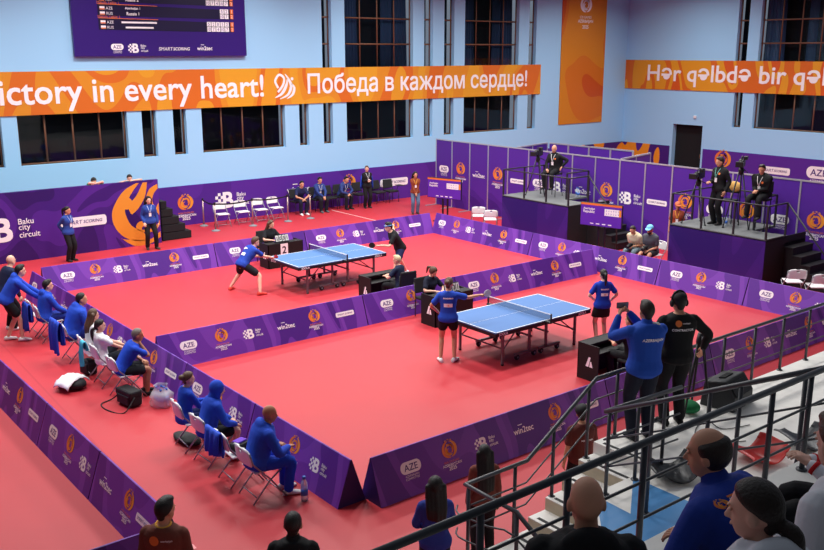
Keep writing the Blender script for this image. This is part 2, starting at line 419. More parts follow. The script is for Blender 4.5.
# scoreboard high on the back wall
screen_m = mat('screen_violet', (52, 26, 116), .35); dark_scr = mat('screen_dark_row', (26, 18, 58), .4)
sr = thing('results_screen', 'large violet results screen on the blue wall above the English slogan', 'screen', (.2, YW-.08, 5.8))
MB().box((0, 0, 1.25), (6.06, .12, 2.5)).build('screen_panel', screen_m, sr, bevel=.01)
F = Flat()
SCRM = [M_white, M_orange, M_purple, M_gold, dark_scr]
for z0, names in ((1.99, (('AZE', 'Azerbaijan 2'), ('RUS', 'Russia 2'))), (1.56, (('AZE', 'Azerbaijan 1'), ('RUS', 'Russia 1'))), (1.13, None)):
    zz = z0
    F.poly([(-2.2, zz+.06), (2.55, zz-.04+.02), (2.55, zz-.33), (-2.2, zz-.30)], 4, 1)
    F.poly([(-2.2, zz+.075), (-.2, zz+.05), (-.2, zz+.03), (-2.2, zz+.055)], 1, 2)
    F.text('Match Table 1', -1.85, zz+.11, 1, h=.09, bold=0)
    rows = names or (('AZE', 'Player A'), ('RUS', 'Player B'))
    for k, (cc, nm) in enumerate(rows):
        y = zz-.06-.16*k
        F.rect(-2.05, y, .16, .1, 0, 2); F.rect(-2.05, y-.03, .16, .035, 1, 3)
        F.text(cc, -1.82, y, 0, h=.085, bold=0, lay=2)
        if names: F.text(nm, -1.05, y, 0, h=.095, bold=.02, lay=2)
        else: F.rect(-.85, y, 1.2 if k == 0 else .95, .055, 0, 2)
    nb = 2 if zz > 1.3 and zz < 1.9 else 5
    for k in range(nb):
        for j in range(2):
            F.rect(2.3-.17*k, zz-.07-.17*j, .15, .15, 0, 2); F.text(str((k*3+j*5) % 9+2), 2.3-.17*k, zz-.07-.17*j, 2, h=.1, bold=0, lay=3)
    for j in range(2): F.rect(2.5, zz-.07-.17*j, .12, .15, 1, 2); F.text(str(j+1), 2.5, zz-.07-.17*j, 0, h=.1, bold=0, lay=3)
stamp(F.mesh('results_text', SCRM), sr, (0, -.062, 0), (1, 0, 0), (0, 0, 1), 1, 'results_text')
for k, x, s in (('A', -1.65, 1.15), ('B', -.95, 1.5), ('W', 1.42, 1.35)): stamp(LOGO[k], sr, (x, -.062, .26), (1, 0, 0), (0, 0, 1), s)
F = Flat(); F.text('SMART', -.27, 0, 0, w=.5, bold=-.004, shear=.2); F.text('SCORING', .29, 0, 0, w=.6, bold=.015, shear=.2)
stamp(F.mesh('printed_logo', PRINT), sr, (.28, -.062, .24), (1, 0, 0), (0, 0, 1))

# tall orange poster
poster_m = flame_mat('poster_orange', [(0, (206, 130, 28)), (.45, (202, 110, 26)), (.6, (192, 80, 22))], .28, (1, 1, .6), seed=4)
t = thing('hanging_poster', 'tall orange poster with white event emblem beside the corner of the hall', 'poster', (21.22, YW-.02, 2.57))
MB().box((0, 0, 3.1), (3.1, .03, 6.2)).build('poster_sheet', poster_m, t)
F = Flat(); emblem(F, 0, .25, .4, 1, 0, 0); F.text('CIS GAMES', 0, -.32, 0, w=.8, bold=0); F.text('AZERBAIJAN', 0, -.52, 0, w=1.05, bold=.02); F.text('2025', 0, -.76, 0, w=.42, bold=.02)
stamp(F.mesh('printed_logo', PRINT), t, (.05, -.02, 5.25), (1, 0, 0), (0, 0, 1))

# purple perimeter banners on the walls
dado_m = flame_mat('perimeter_purple', [(0, (84, 40, 148)), (.6, (76, 35, 138))], .3, (1, 1, .5), seed=5)
t = thing('perimeter_banner', 'purple banner along the foot of the blue window wall', 'banner', (0, YW-.02, 0))
MB().box((2.0, 0, .7), (20.5, .03, 1.4)).build('banner_sheet', dado_m, t)
for k, x, z, s in (('E', .62, .62, 2.1), ('B', 2.45, .74, 3.0), ('W', 5.25, .85, 2.4), ('E', 7.6, .72, 2.2), ('S', 9.85, .72, 3.0)): stamp(LOGO[k], t, (x, -.02, z), (1, 0, 0), (0, 0, 1), s)
of_m = flame_mat('perimeter_orange_purple', [(0, (84, 40, 140)), (.42, (236, 150, 40)), (.56, (66, 30, 120))], .35, (1, 1, .4), seed=3)
t = MB().box((18.4, YW-.02, .75), (12.1, .03, 1.5)).build('perimeter_banner', of_m); tag(t, 'orange and purple banner at the foot of the back wall in the far corner', 'banner')
t = MB().box((XW-.02, 15.6, .75), (.03, 2.85, 1.5)).build('perimeter_banner', of_m); tag(t, 'orange and purple banner between the hall corner and the dark doorway', 'banner')
t = thing('perimeter_banner', 'purple banner along the right wall beside the dark doorway', 'banner', (XW-.02, 0, 0))
MB().box((0, 5.6, .75), (.03, 13.4, 1.5)).build('banner_sheet', dado_m, t)
for k, y, s in (('E', 11.2, 3), ('S', 8.6, 3), ('A', 6.6, 3)): stamp(LOGO[k], t, (-.02, y, .85), (0, -1, 0), (0, 0, 1), s)

# big flame panel
fp_m = flame_mat('flame_panel_purple', [(0, (50, 22, 100)), (.38, (66, 29, 122)), (.5, (82, 37, 142)), (.62, (60, 26, 114))], .5, (1, 1, .7), seed=7)
t = thing('display_panel', 'tall purple display panel with big orange flame and city circuit logo', 'panel', (0, 14.7, 0))
MB().box((-6.3, .06, 1.02), (9.95, .12, 2.04)).build('panel_board', fp_m, t)
F = Flat()
def outline(P, mi, lay=1): F.poly(smooth_pts(P+[P[0]], 5)[:-1], mi, lay)
# crescent on the left (x, z in metres on the panel, right edge = 0)
outL = smooth_pts([(-.72, 1.98), (-1.15, 1.75), (-1.5, 1.25), (-1.52, .8), (-1.3, .42), (-.95, .2), (-.55, .14)], 6)
inL = smooth_pts([(-.62, 1.98), (-.92, 1.62), (-1.12, 1.2), (-1.05, .85), (-.9, .62), (-.62, .46), (-.5, .3)], 6)
F.strip(outL, inL, 3, 1)
a = smooth_pts([(-.5, 1.98), (-.72, 1.6), (-1.0, 1.3), (-.95, 1.05)], 6); bb = smooth_pts([(-.35, 1.98), (-.45, 1.55), (-.68, 1.2), (-.9, 1.02)], 6); F.strip(a, bb, 3, 1)
F.disc(-1.08+.02, 1.38, .19, 3, 2)
a = smooth_pts([(-.02, 1.9), (-.3, 1.75), (-.42, 1.4), (-.25, 1.05), (-.4, .8), (-.72, .75), (-.8, .55), (-.5, .4), (-.2, .42), (-.02, .6)], 6)
bb = smooth_pts([(-.02, 1.75), (-.16, 1.6), (-.22, 1.35), (-.08, 1.0), (-.2, .7), (-.55, .62), (-.62, .5), (-.42, .5), (-.2, .52), (-.02, .75)], 6); F.strip(a, bb, 3, 1)
a = smooth_pts([(-.02, 1.3), (-.12, 1.1), (-.02, .9)], 6); F.poly(a+[(-.02, 1.0)], 3, 1)
a = smooth_pts([(-1.3, .3), (-.9, .02), (-.4, .02), (-.02, .2)], 6); bb = smooth_pts([(-1.3, .28), (-.95, .22), (-.4, .16), (-.02, .38)], 6); F.strip(bb, a, 3, 1)
stamp(F.mesh('flame_print', PRINT), t, (-1.33, -.002, 0), (1, 0, 0), (0, 0, 1), 1, 'flame_print')
stamp(LOGO['B'], t, (-5.85, -.002, .98), (1, 0, 0), (0, 0, 1), 3.6)
stamp(LOGO['S'], t, (-3.75, -.002, .97), (1, 0, 0), (0, 0, 1), 2.9)

# black carpeted steps beside the panel
t = thing('portable_steps', 'black carpeted steps beside the big flame panel', 'steps', (-1.2, 14.85, 0))
stp = mat('black_carpet', (24, 24, 28), .9, bump=.2, bscale=120)
for k in range(5): MB().box(((.98-.2*k)/2-.0, .62, .13+.26*k), (1.0-.2*k, 1.2, .24)).build('step', stp, t, bevel=.012)

# ------------------------------------------------------------------ barriers
bar_m = flame_mat('barrier_purple', [(0, (76, 36, 134)), (.37, (104, 52, 162)), (.47, (116, 62, 174)), (.6, (90, 44, 148))], .75, (1, 1, .55), seed=11)
barc_m = mat('barrier_end_dark', (44, 24, 92), .5)
BH, BW = .6552, .2329
def barrier(loc, rz, L, logos, label, group, s=1.0):
    """A-frame surround with a printed cover; local x along it, face towards -y"""
    t = thing('court_barrier', label, 'barrier', loc, rz, group)
    mb = MB(); c = .012
    prof = [(-BW, 0), (-c, BH-.004), (0, BH), (c, BH-.004), (BW, 0)]
    g = .012
    mb.add([(x, y, z) for x in (g, L-g) for y, z in prof], [(0, 5, 6, 1), (1, 6, 7, 2), (2, 7, 8, 3), (3, 8, 9, 4)])
    mb.build('printed_cover', bar_m, t)
    for x in (g+.001, L-g-.001):
        e = MB().add([(x, -BW, .0), (x, 0, BH-.003), (x, BW, .0)], [(0, 1, 2)]); e.build('end_flap', barc_m, t, fixn=False)
    u = Vector((0, BW-c, BH-.004)).normalized()
    for k, x in logos:
        z = .345; y = -BW+(BW-c)*z/(BH-.004)
        stamp(LOGO[k], t, (x, y, z), (1, 0, 0), u, s)
    return t
yF, yM, yB, xL, xR = -3.5053, 3.4282, 10.69, -6.5605, 6.7135
full = lambda o=.5: [('A', o), ('E', o+.72), ('B', o+1.42), ('W', o+2.2), ('E', o+2.92), ('S', o+3.7)]
short = lambda o=.5: [('A', o), ('E', o+.72), ('B', o+1.4)]
N90 = -math.pi/2
for nm, y0, x0, cuts in (('far', yB, -6.28, (-1.5, 1.52, 6.51)), ('middle', yM, -6.37, (-1.5, 1.25, 6.33)), ('near', yF, -6.33, (-1.5, 1.48, 6.33))):
    st = x0
    words_ = {'far': 'of the row behind the back table', 'middle': 'of the row between the two tables', 'near': 'of the row nearest the spectators'}[nm]
    for k, en in enumerate(cuts):
        lg = short(.62) if k == 1 else full(.62 if k == 0 else .55)
        barrier((st, y0, 0), 0, en-st, lg, '%s purple court barrier %s' % (('left', 'central short', 'right')[k], words_), 'court barriers')
        st = en
for k, (a, b, l) in enumerate(((10.57, 6.05, full(.42)), (6.05, 1.42, full(.51)), (1.42, -1.13, short(.56)), (-1.13, -5.6, full(.53)))):
    barrier((xR, a, 0), N90, a-b, l, ('purple barrier below the left camera platform at the far end of the right side', 'purple barrier in front of the two seated photographers', 'short purple barrier below the right camera platform', 'purple barrier in front of white chairs, nearest of the right side')[k], 'court barriers')
for k, (a, b, l) in enumerate(((10.44, 6.3, full(.45)), (6.3, 1.6, full(.5)), (1.6, -.82, short(.57)), (-.82, -3.41, short(.55)))):
    barrier((xL, a, 0), N90, a-b, l, ('purple barrier in front of the leaning coach, farthest of the left side', 'purple barrier in front of the seated players in white shirts', 'short purple barrier in front of the hooded seated person', 'purple barrier in front of the bald coach in royal blue')[k], 'court barriers')
xO = -9.08
for k, (a, b, l) in enumerate(((5.85, 1.22, full(.5)), (1.22, -1.03, short(.52)), (-1.03, -3.25, [('W', .43), ('E', 1.18), ('S', 1.7)]))):
    barrier((xO, a, 0), N90, a-b, l, ('purple barrier at the left edge of the photo behind the coaches aisle', 'short purple barrier in the middle of the outer left row', 'purple barrier of the outer left row ending by the man in brown')[k], 'court barriers')
barrier((-13.4, -3.47, 0), 0, 4.25, [('A', 1), ('E', 1.8)], 'dark purple barrier behind the man in a brown shirt', 'court barriers')

# ------------------------------------------------------------------ exhibition partition
part_m = flame_mat('partition_purple', [(0, (62, 28, 124)), (.42, (72, 34, 138)), (.55, (82, 39, 150))], .7, (1, 1, .5), seed=13)
alu_m = mat('aluminium', (196, 196, 206), .35, metal=.6)
XP, ZP = 10.35, 2.62
ys = [14.9, 13.95, 12.93, 11.92, 10.88, 9.85, 8.83, 7.82, 6.83, 5.83, 4.84, 3.84, 2.82, 1.8, .78, -.24, -1.26, -2.28, -3.3]
pl = ['A', 'E', 'W', 'E', 'S', 'A', 'B', 'W', 'E', 'B', 'S', 'E', 'A', 'E', 'A', 'E', 'B', 'W']
pn = dict(A='AZE pill', E='round orange emblem', W='win2tec lettering', S='white scoring pill', B='checkered B logo')
seen = {}
ordn = ['', 'second', 'third', 'fourth', 'fifth', 'sixth']
for k in range(len(ys)-1):
    L = pl[k]; seen[L] = seen.get(L, 0)+1
    t = thing('partition_panel', 'purple partition panel with %s, %s' % (pn[L], 'leftmost such panel' if seen[L] == 1 else ordn[seen[L]-1]+' such panel from the left'), 'partition', (XP, ys[k], 0), N90, 'partition wall panels')
    w = ys[k]-ys[k+1]
    MB().box((w/2, 0, ZP/2), (w-.05, .02, ZP-.06)).build('panel_board', part_m, t)
    MB().box((0, 0, ZP/2), (.045, .045, ZP)).build('post', alu_m, t)
    MB().box((w/2, 0, ZP-.02), (w-.045, .04, .04)).build('top_rail', alu_m, t)
    if k < 6: MB().box((0, -.2, .02), (.06, .7, .03)).build('foot', alu_m, t)
    stamp(LOGO[L], t, (w/2, -.012, 1.42), (1, 0, 0), (0, 0, 1), {'A': 1.55, 'E': 1.75, 'W': 1.6, 'S': 1.55, 'B': 2.0}[L])
# booth walls behind the partition
def booth(a, b, n, lab):
    a, b = Vector((*a, 0)), Vector((*b, 0)); d = (b-a)/n; rz = math.atan2(d.y, d.x); w = d.length
    for k in range(n):
        t = thing('booth_panel', '%s, %s' % (lab, ('first', 'second', 'third', 'fourth')[k]+' panel from the left'), 'partition', a+d*k, rz, 'booth walls behind the partition')
        MB().box((w/2, 0, ZP/2), (w-.05, .02, ZP-.06)).build('panel_board', part_m, t)
        MB().box((w-.02, 0, ZP/2), (.05, .05, ZP)).build('post', alu_m, t)
        MB().box((w/2, 0, ZP-.02), (w-.045, .05, .05)).build('top_rail', alu_m, t)
booth((10.5, 10.6), (12.6, 11.1), 2, 'left end wall of the booth behind the partition')
booth((12.65, 11.05), (12.75, 7.2), 4, 'rear wall of the booth behind the partition')
booth((10.5, 5.94), (12.7, 6.45), 2, 'right end wall of the booth behind the partition')

# ------------------------------------------------------------------ spectator stand, stairs, railings
conc_m = mat('pale_terrazzo', (234, 231, 226), .55, spec=.3, var=.05, vscale=6)
wood_m = mat('step_face_beige', (198, 184, 160), .6, var=.08, vscale=9)
grip_m = mat('step_grip_black', (52, 52, 54), .8)
bluep_m = mat('floor_paint_blue', (74, 138, 196), .5)
ZD = 1.18
o = MB().box((4.0, -7.6, ZD/2), (17.0, 3.6, ZD)).build('grandstand_deck', conc_m); struct(o)
o = MB().prism([(-5.75, -6.72, 0), (-4.5, -6.72, 0), (-4.5, -9.4, 0), (-6.6, -9.4, 0), (-6.6, -7.7, 0)], (0, 0, ZD)).build('grandstand_deck', conc_m); struct(o)
o = MB().box((-4.0, -10.8, 1.35), (16, 3.0, 2.7)).build('grandstand_tier', conc_m); struct(o)
o = MB().box((-4.0, -12.6, 1.5), (16, 2.4, 3.1)).build('grandstand_tier', conc_m); struct(o)
for k in range(5):
    x0 = -4.5-.29*k
    st = MB(); st.box((x0-.145, -6.265, (ZD-.164*(k+1))/2), (.29, .90, ZD-.164*(k+1)))
    o = struct(st.build('stair_step', wood_m))
    tr_ = struct(MB().box((x0-.145+.0, -6.265, ZD-.164*(k+1)+.006), (.292, .90, .012)).build('stair_tread', conc_m))
    gr = struct(MB().box((x0-.22, -6.27, ZD-.164*(k+1)+.014), (.045, .72, .005)).build('stair_grip', grip_m))
struct(MB().box((-4.435, -6.27, ZD+.002), (.045, .72, .005)).build('stair_grip', grip_m))
struct(MB().box((-6.35, -6.265, .18), (.85, .90, .36)).build('stair_landing', conc_m))
zb = ZD+.003
arrow = [(-4.91, -6.74), (-5.63, -7.27), (-5.61, -6.89), (-5.76, -6.93), (-6.5, -7.66), (-6.5, -7.78), (-6.09, -7.75), (-5.23, -7.73), (-4.91, -7.54)]
struct(MB().add([(x, y, zb) for x, y in arrow], [tuple(range(len(arrow)))]).build('trim_2', bluep_m))
rail_m = mat('railing_anthracite', (62, 65, 72), .38, spec=.5)
RT, RB, RP = .026, .011, .022
def railing(label, runs, posts, bars=(), caps=True):
    """runs: lists of points of the top tube; posts: (x, y, z0, z1); bars: lists of points"""
    b0 = Vector(posts[0][:3]); t = thing('handrail', label, 'railing', b0, 0)
    for pts in runs: MB().tube([Vector(p)-b0 for p in pts], RT, 10).build('top_rail', rail_m, t)
    for x, y, z0, z1 in posts:
        q = Vector((x, y, z0))-b0
        mb = MB().tube([q, q+Vector((0, 0, z1-z0))], RP, 8); mb.lathe(q, [(.045, 0), (.045, .012), (.02, .014)], 12); mb.build('post', rail_m, t)
    for pts in bars: MB().tube([Vector(p)-b0 for p in pts], RB, 6).build('mid_bar', rail_m, t)
    return t
YR = -5.84
pts = [(3.5, YR, 2.03), (-4.55, YR, 2.05), (-5.74, YR, 1.30), (-6.71, YR, 1.30), (-6.71, -6.64, 1.30), (-6.6, -6.98, .98), (-6.6, -7.6, .45)]
po = [(x, YR, ZD, 2.03) for x in (2.9, 2.12, 1.35, .57, -.2, -.99, -1.78, -2.57, -3.35, -4.14)]
po += [(-4.68, YR, 1.02, 1.97), (-5.29, YR, .69, 1.6), (-5.93, YR, .2, 1.3), (-6.66, YR, .2, 1.3), (-6.68, -6.62, .2, 1.3)]
bars = []
for h in (.28, .56): bars.append([(3.5, YR, 2.03-h), (-4.55, YR, 2.05-h), (-5.74, YR, 1.30-h), (-6.62, YR, 1.30-h)])
for h in (.28, .56): bars.append(smooth_pts([(-6.74, -5.75, 1.3-h), (-6.86, -5.9, 1.3-h), (-6.8, -6.3, 1.3-h), (-6.72, -6.62, 1.3-h), (-6.6, -7.1, .88-h)], 3))
railing('long dark railing in front of the standing photographer, running down the stairs to the floor', [pts], po, bars)
V = (-5.5, -6.76, 2.15)
railing('dark forked railing at the corner of the stairs ending in a short capped tube', [[V, (-4.17, -6.80, 2.13)], [V, (-5.5, -7.4, 2.46), (-5.5, -8.02, 2.77), (-5.5, -9.3, 3.40)]],
    [(-5.5, -6.82, ZD, 2.16), (-4.95, -6.79, ZD, 2.13), (-4.47, -6.80, ZD, 2.12), (-5.5, -7.37, ZD, 2.44), (-5.5, -8.02, ZD, 2.76), (-5.5, -8.34, ZD, 2.91), (-5.5, -8.95, ZD, 3.2)],
    [[(-4.17, -6.80, 2.13-h), (V[0], V[1], V[2]-h), (-5.5, -7.4, 2.46-h), (-5.5, -9.3, 3.4-h)] for h in (.33, .66)])
YQ = -9.4
railing('long thick dark handrail crossing the foreground in front of the seated spectators', [[(-12.6, YQ, 3.54), (-2.0, YQ, 3.5)]],
    [(x, YQ, 2.7, 3.53) for x in (-11.6, -9.83, -9.12, -8.39, -6.86, -6.3, -4.6)],
    [[(-12.6, YQ, 3.53-h), (-2.0, YQ, 3.5-h)] for h in (.27, .54)])
# floor-lying seat shells on the deck
def seat_shell(loc, rz, m, label, tilt=0):
    t = thing('seat_shell', label, 'plastic seat', loc, rz, None)
    prof = smooth_pts([(.2, .02), (.17, .05), (.0, .025), (-.13, .04), (-.2, .1), (-.25, .26), (-.26, .34)], 4)
    prof = [(x*math.cos(tilt)-z*math.sin(tilt), x*math.sin(tilt)+z*math.cos(tilt)) for x, z in prof]
    dz = -min(z for x, z in prof); loc = (loc[0], loc[1], loc[2]+dz); t.location = loc
    mb = MB(); n = len(prof); W = [-.24, -.2, -.1, 0, .1, .2, .24]; up_ = [.05, .015, 0, 0, 0, .015, .05]
    vs = [(x+ (u if z > .1 else 0), w, z+(u if z <= .1 else 0)+.01) for (x, z) in prof for w, u in zip(W, up_)]
    k = len(W)
    mb.add(vs, [(i*k+j, i*k+j+1, (i+1)*k+j+1, (i+1)*k+j) for i in range(n-1) for j in range(k-1)], 0, True)
    o = mb.build('shell', m, t); s = o.modifiers.new('solid', 'SOLIDIFY'); s.thickness = .014; s.offset = 1
    for y in (-.14, -.05, .05, .14): MB().tube([(-.225*math.cos(tilt)-.14*math.sin(tilt)-.02, y, -.225*math.sin(tilt)+.14*math.cos(tilt)+.01), (-.26*math.cos(tilt)-.3*math.sin(tilt)-.02, y, -.26*math.sin(tilt)+.3*math.cos(tilt)+.01)], .012, 6).build('rib', m, t)
    return t
blk_pl = mat('seat_black', (34, 36, 40), .35, spec=.5); red_pl = mat('seat_red', (206, 34, 30), .35, spec=.5); grey_pl = mat('seat_dark_grey', (70, 72, 78), .4)
seat_shell((-4.63, -6.98, ZD), R(150), blk_pl, 'loose black plastic seat lying on the white deck beside the blue paint', .4)
seat_shell((-3.45, -7.36, ZD), R(165), red_pl, 'loose red plastic seat lying on the white deck', .45)
seat_shell((-2.62, -7.5, ZD), R(150), grey_pl, 'loose dark grey plastic seat lying right of the red one', .45)

# ------------------------------------------------------------------ table tennis tables
top_m = mat('table_blue', (76, 114, 170), .55, spec=.25); line_m = mat('table_line_white', (240, 242, 246), .5)
apron_m = mat('table_apron_black', (22, 22, 26), .5); steel_m = mat('table_steel_grey', (112, 98, 104), .4, metal=.3)
rub_m = mat('rubber_black', (26, 26, 30), .6); hub_m = mat('wheel_hub_grey', (130, 132, 140), .5)
net_m = bpy.data.materials.new('net_mesh'); net_m.use_nodes = True; nt = net_m.node_tree
pb = nt.nodes['Principled BSDF']; pb.inputs['Base Color'].default_value = (.03, .05, .09, 1)
tp = nt.nodes.new('ShaderNodeBsdfTransparent'); mx = nt.nodes.new('ShaderNodeMixShader'); mx.inputs[0].default_value = .55
nt.links.new(tp.outputs[0], mx.inputs[1]); nt.links.new(pb.outputs[0], mx.inputs[2]); nt.links.new(mx.outputs[0], nt.nodes['Material Output'].inputs['Surface'])
TL, TW, TH = 2.74, 1.525, .76
def tt_table(loc, label):
    t = thing('table_tennis_table', label, 'table tennis table', loc, 0, 'table tennis tables')
    for s in (-1, 1):
        h = MB().box((s*(TL/4+.002), 0, TH-.012), (TL/2-.006, TW, .024)).build('tabletop', top_m, t)
        F = Flat(); L = TL/2-.006
        F.rect(s*(L/2-.01), 0, .02, TW, 0); F.rect(0, TW/2-.01, L, .02, 0); F.rect(0, -TW/2+.01, L, .02, 0); F.rect(0, 0, L, .006, 0)
        stamp(F.mesh('line_marking', [line_m]), h, (s*(TL/4+.002), 0, TH), (1, 0, 0), (0, 1, 0), 1, 'line_marking')
        a = MB()
        for c, d in (((s*TL/4, TW/2-.012, 0), (TL/2-.02, .02, .07)), ((s*TL/4, -TW/2+.012, 0), (TL/2-.02, .02, .07)), ((s*(TL/2-.012), 0, 0), (.02, TW-.02, .07)), ((s*.03, 0, 0), (.02, TW-.06, .06))):
            a.box((c[0], c[1], TH-.06), d)
        a = a.build('apron', apron_m, t)
        F = Flat(); F.text('JOOLA', 0, 0, 0, w=.24, bold=.03); me = F.mesh('brand_print', PRINT)
        stamp(me, a, (s*(TL/2-.28) if s > 0 else -TL/2+.2, -TW/2+.0005, TH-.058), (1, 0, 0), (0, 0, 1), 1, 'brand_print')
        if s < 0: stamp(me, a, (-TL/2-.003, .45, TH-.058), (0, -1, 0), (0, 0, 1), 1, 'brand_print')
        for y in (-1, 1):
            lg = MB().box((s*1.04, y*.62, .36), (.045, .045, .68)).build('leg', steel_m, t)
            MB().lathe((s*1.04, y*.62, 0), [(.03, 0), (.03, .03), (.02, .035)], 10).build('foot', rub_m, lg)
            MB().tube([(s*1.04, y*.62, .3), (s*.62, y*.55, .62)], .014, 6).build('brace', steel_m, t)
        MB().tube([(s*1.04, -.62, .34), (s*1.04, .62, .34)], .016, 6).build('leg_crossbar', steel_m, t)
        MB().tube([(s*.24, -.62, .44), (s*.24, .62, .44)], .02, 6).build('undercarriage_bar', steel_m, t)
        for y in (-1, 1):
            MB().box((s*.24, y*.56, .40), (.045, .045, .6)).build('undercarriage_post', steel_m, t)
            bs = MB().box((s*.34, y*.56, .12), (.62, .045, .045)).build('wheel_beam', steel_m, t)
            for x in (.1, .58):
                wb = MB(); wb.rings([[Vector((s*x+r*math.cos(a_*math.pi/8), y*.56+dy, .06+r*math.sin(a_*math.pi/8))) for a_ in range(16)] for dy, r in ((-.028, .035), (-.024, .055), (-.01, .06), (.01, .06), (.024, .055), (.028, .035))])
                w = wb.build('wheel', rub_m, t)
                MB().tube([(s*x, y*.56-.03, .06), (s*x, y*.56+.03, .06)], .022, 8).build('hub', hub_m, w)
    n = MB().add([(0, -.9, TH+.02), (0, .9, TH+.02), (0, .9, TH+.14), (0, -.9, TH+.14)], [(0, 1, 2, 3)]).build('net', net_m, t)
    MB().box((0, 0, TH+.147), (.008, 1.8, .016)).build('net_tape', line_m, n)
    for y in (-1, 1):
        p_ = MB().box((0, y*.905, TH+.06), (.03, .02, .2)).build('net_post', apron_m, t)
        MB().box((0, y*.82, TH-.02), (.09, .18, .03)).build('net_clamp', apron_m, p_)
    return t
T1 = (0, 0, 0); T2 = (-.0432, 7.0015, 0)
tt_table(T1, 'blue table tennis table in the nearer court beside the woman holding a white paddle')
tt_table(T2, 'blue table tennis table in the far court between the two male players')

# ------------------------------------------------------------------ umpire desks
desk_m = mat('desk_black', (24, 22, 24), .6, spec=.3)
def desk(loc, rz, L, label, skip=None):
    t = thing('umpire_desk', label, 'desk', loc, rz, 'black umpire desks')
    H, D = .70, .5
    MB().box((0, -D/2+.01, H/2), (L, .02, H)).build('front_panel', desk_m, t)
    for s in (-1, 1): MB().box((s*(L/2-.01), 0, H/2), (.02, D, H)).build('side_panel', desk_m, t)
    MB().box((0, .06, .56), (L-.04, D-.14, .02)).build('shelf', desk_m, t)
    MB().box((0, -.1, H-.012), (L-.04, .24, .022)).build('desktop', desk_m, t)
    F = Flat(); F.poly([(-.07, -.09), (.0, -.09), (.045, .1), (.0, .1)], 0); F.poly([(.02, -.09), (.1, -.09), (.065, .02), (.04, .02)], 0)
    stamp(F.mesh('triangle_mark', PRINT), t, (-L/2, -.02, .36), (0, -1, 0), (0, 0, 1), 1, 'triangle_mark')
    return t
desk((.10, 2.35, 0), 0, 1.12, 'black umpire desk beside the barrier behind the nearer table')
desk((.18, -2.2, 0), math.pi, 1.12, 'black umpire desk in front of the man taking a photo')
stamp(bpy.data.meshes['triangle_mark'], [o for o in COL.objects if o.name.startswith('umpire_desk')][-1], (.56, .02, .36), (0, 1, 0), (0, 0, 1), 1, 'triangle_mark')
desk((-.04, 4.62, 0), math.pi, 1.06, 'black umpire desk of the blond umpire in the far court')
stamp(bpy.data.meshes['triangle_mark'], [o for o in COL.objects if o.name.startswith('umpire_desk')][-1], (.53, .02, .36), (0, 1, 0), (0, 0, 1), 1, 'triangle_mark')
dk = desk((.05, 9.55, 0), 0, 1.14, 'black umpire desk with a white number 2 sheet on its front')
F = Flat(); F.rect(0, 0, .24, .36, 0); F.text('2', 0, 0, 4, h=.2, bold=.02, lay=2)
stamp(F.mesh('number_sheet', PRINT), dk, (-.05, -.25, .5), (1, 0, 0), (0, 0, 1), 1, 'number_sheet')
flip_m = mat('flip_card_black', (30, 30, 34), .5); card_m = mat('flip_card_pale', (206, 216, 214), .5)
def flipboard(loc, rz, label):
    t = thing('flip_scoreboard', label, 'scoreboard', loc, rz, 'flip scoreboards on the umpire desks')
    MB().box((0, .0, .01), (.42, .14, .02)).build('base', flip_m, t)
    MB().box((0, .02, .12), (.42, .02, .2), mtx=Matrix.Rotation(-.25, 3, 'X')).build('back_board', flip_m, t)
    for k, (d, x) in enumerate(zip('1031', (-.16, -.05, .06, .165))):
        c = MB().box((x, -.004, .12), (.085, .006, .17), mtx=Matrix.Rotation(-.25, 3, 'X')).build('digit_card', card_m, t)
        F = Flat(); F.text(d, 0, 0, 4, h=.1, bold=.02)
        stamp(F.mesh('digit', PRINT), c, (x, -.009, .12), (1, 0, 0), (0, .25, .97), 1, 'digit')
flipboard((.0, 9.42, .70), 0, 'flip scoreboard on the desk with the number 2 sheet')
flipboard((.1, 2.2, .70), 0, 'flip scoreboard on the desk beside the woman umpire with a fringe')

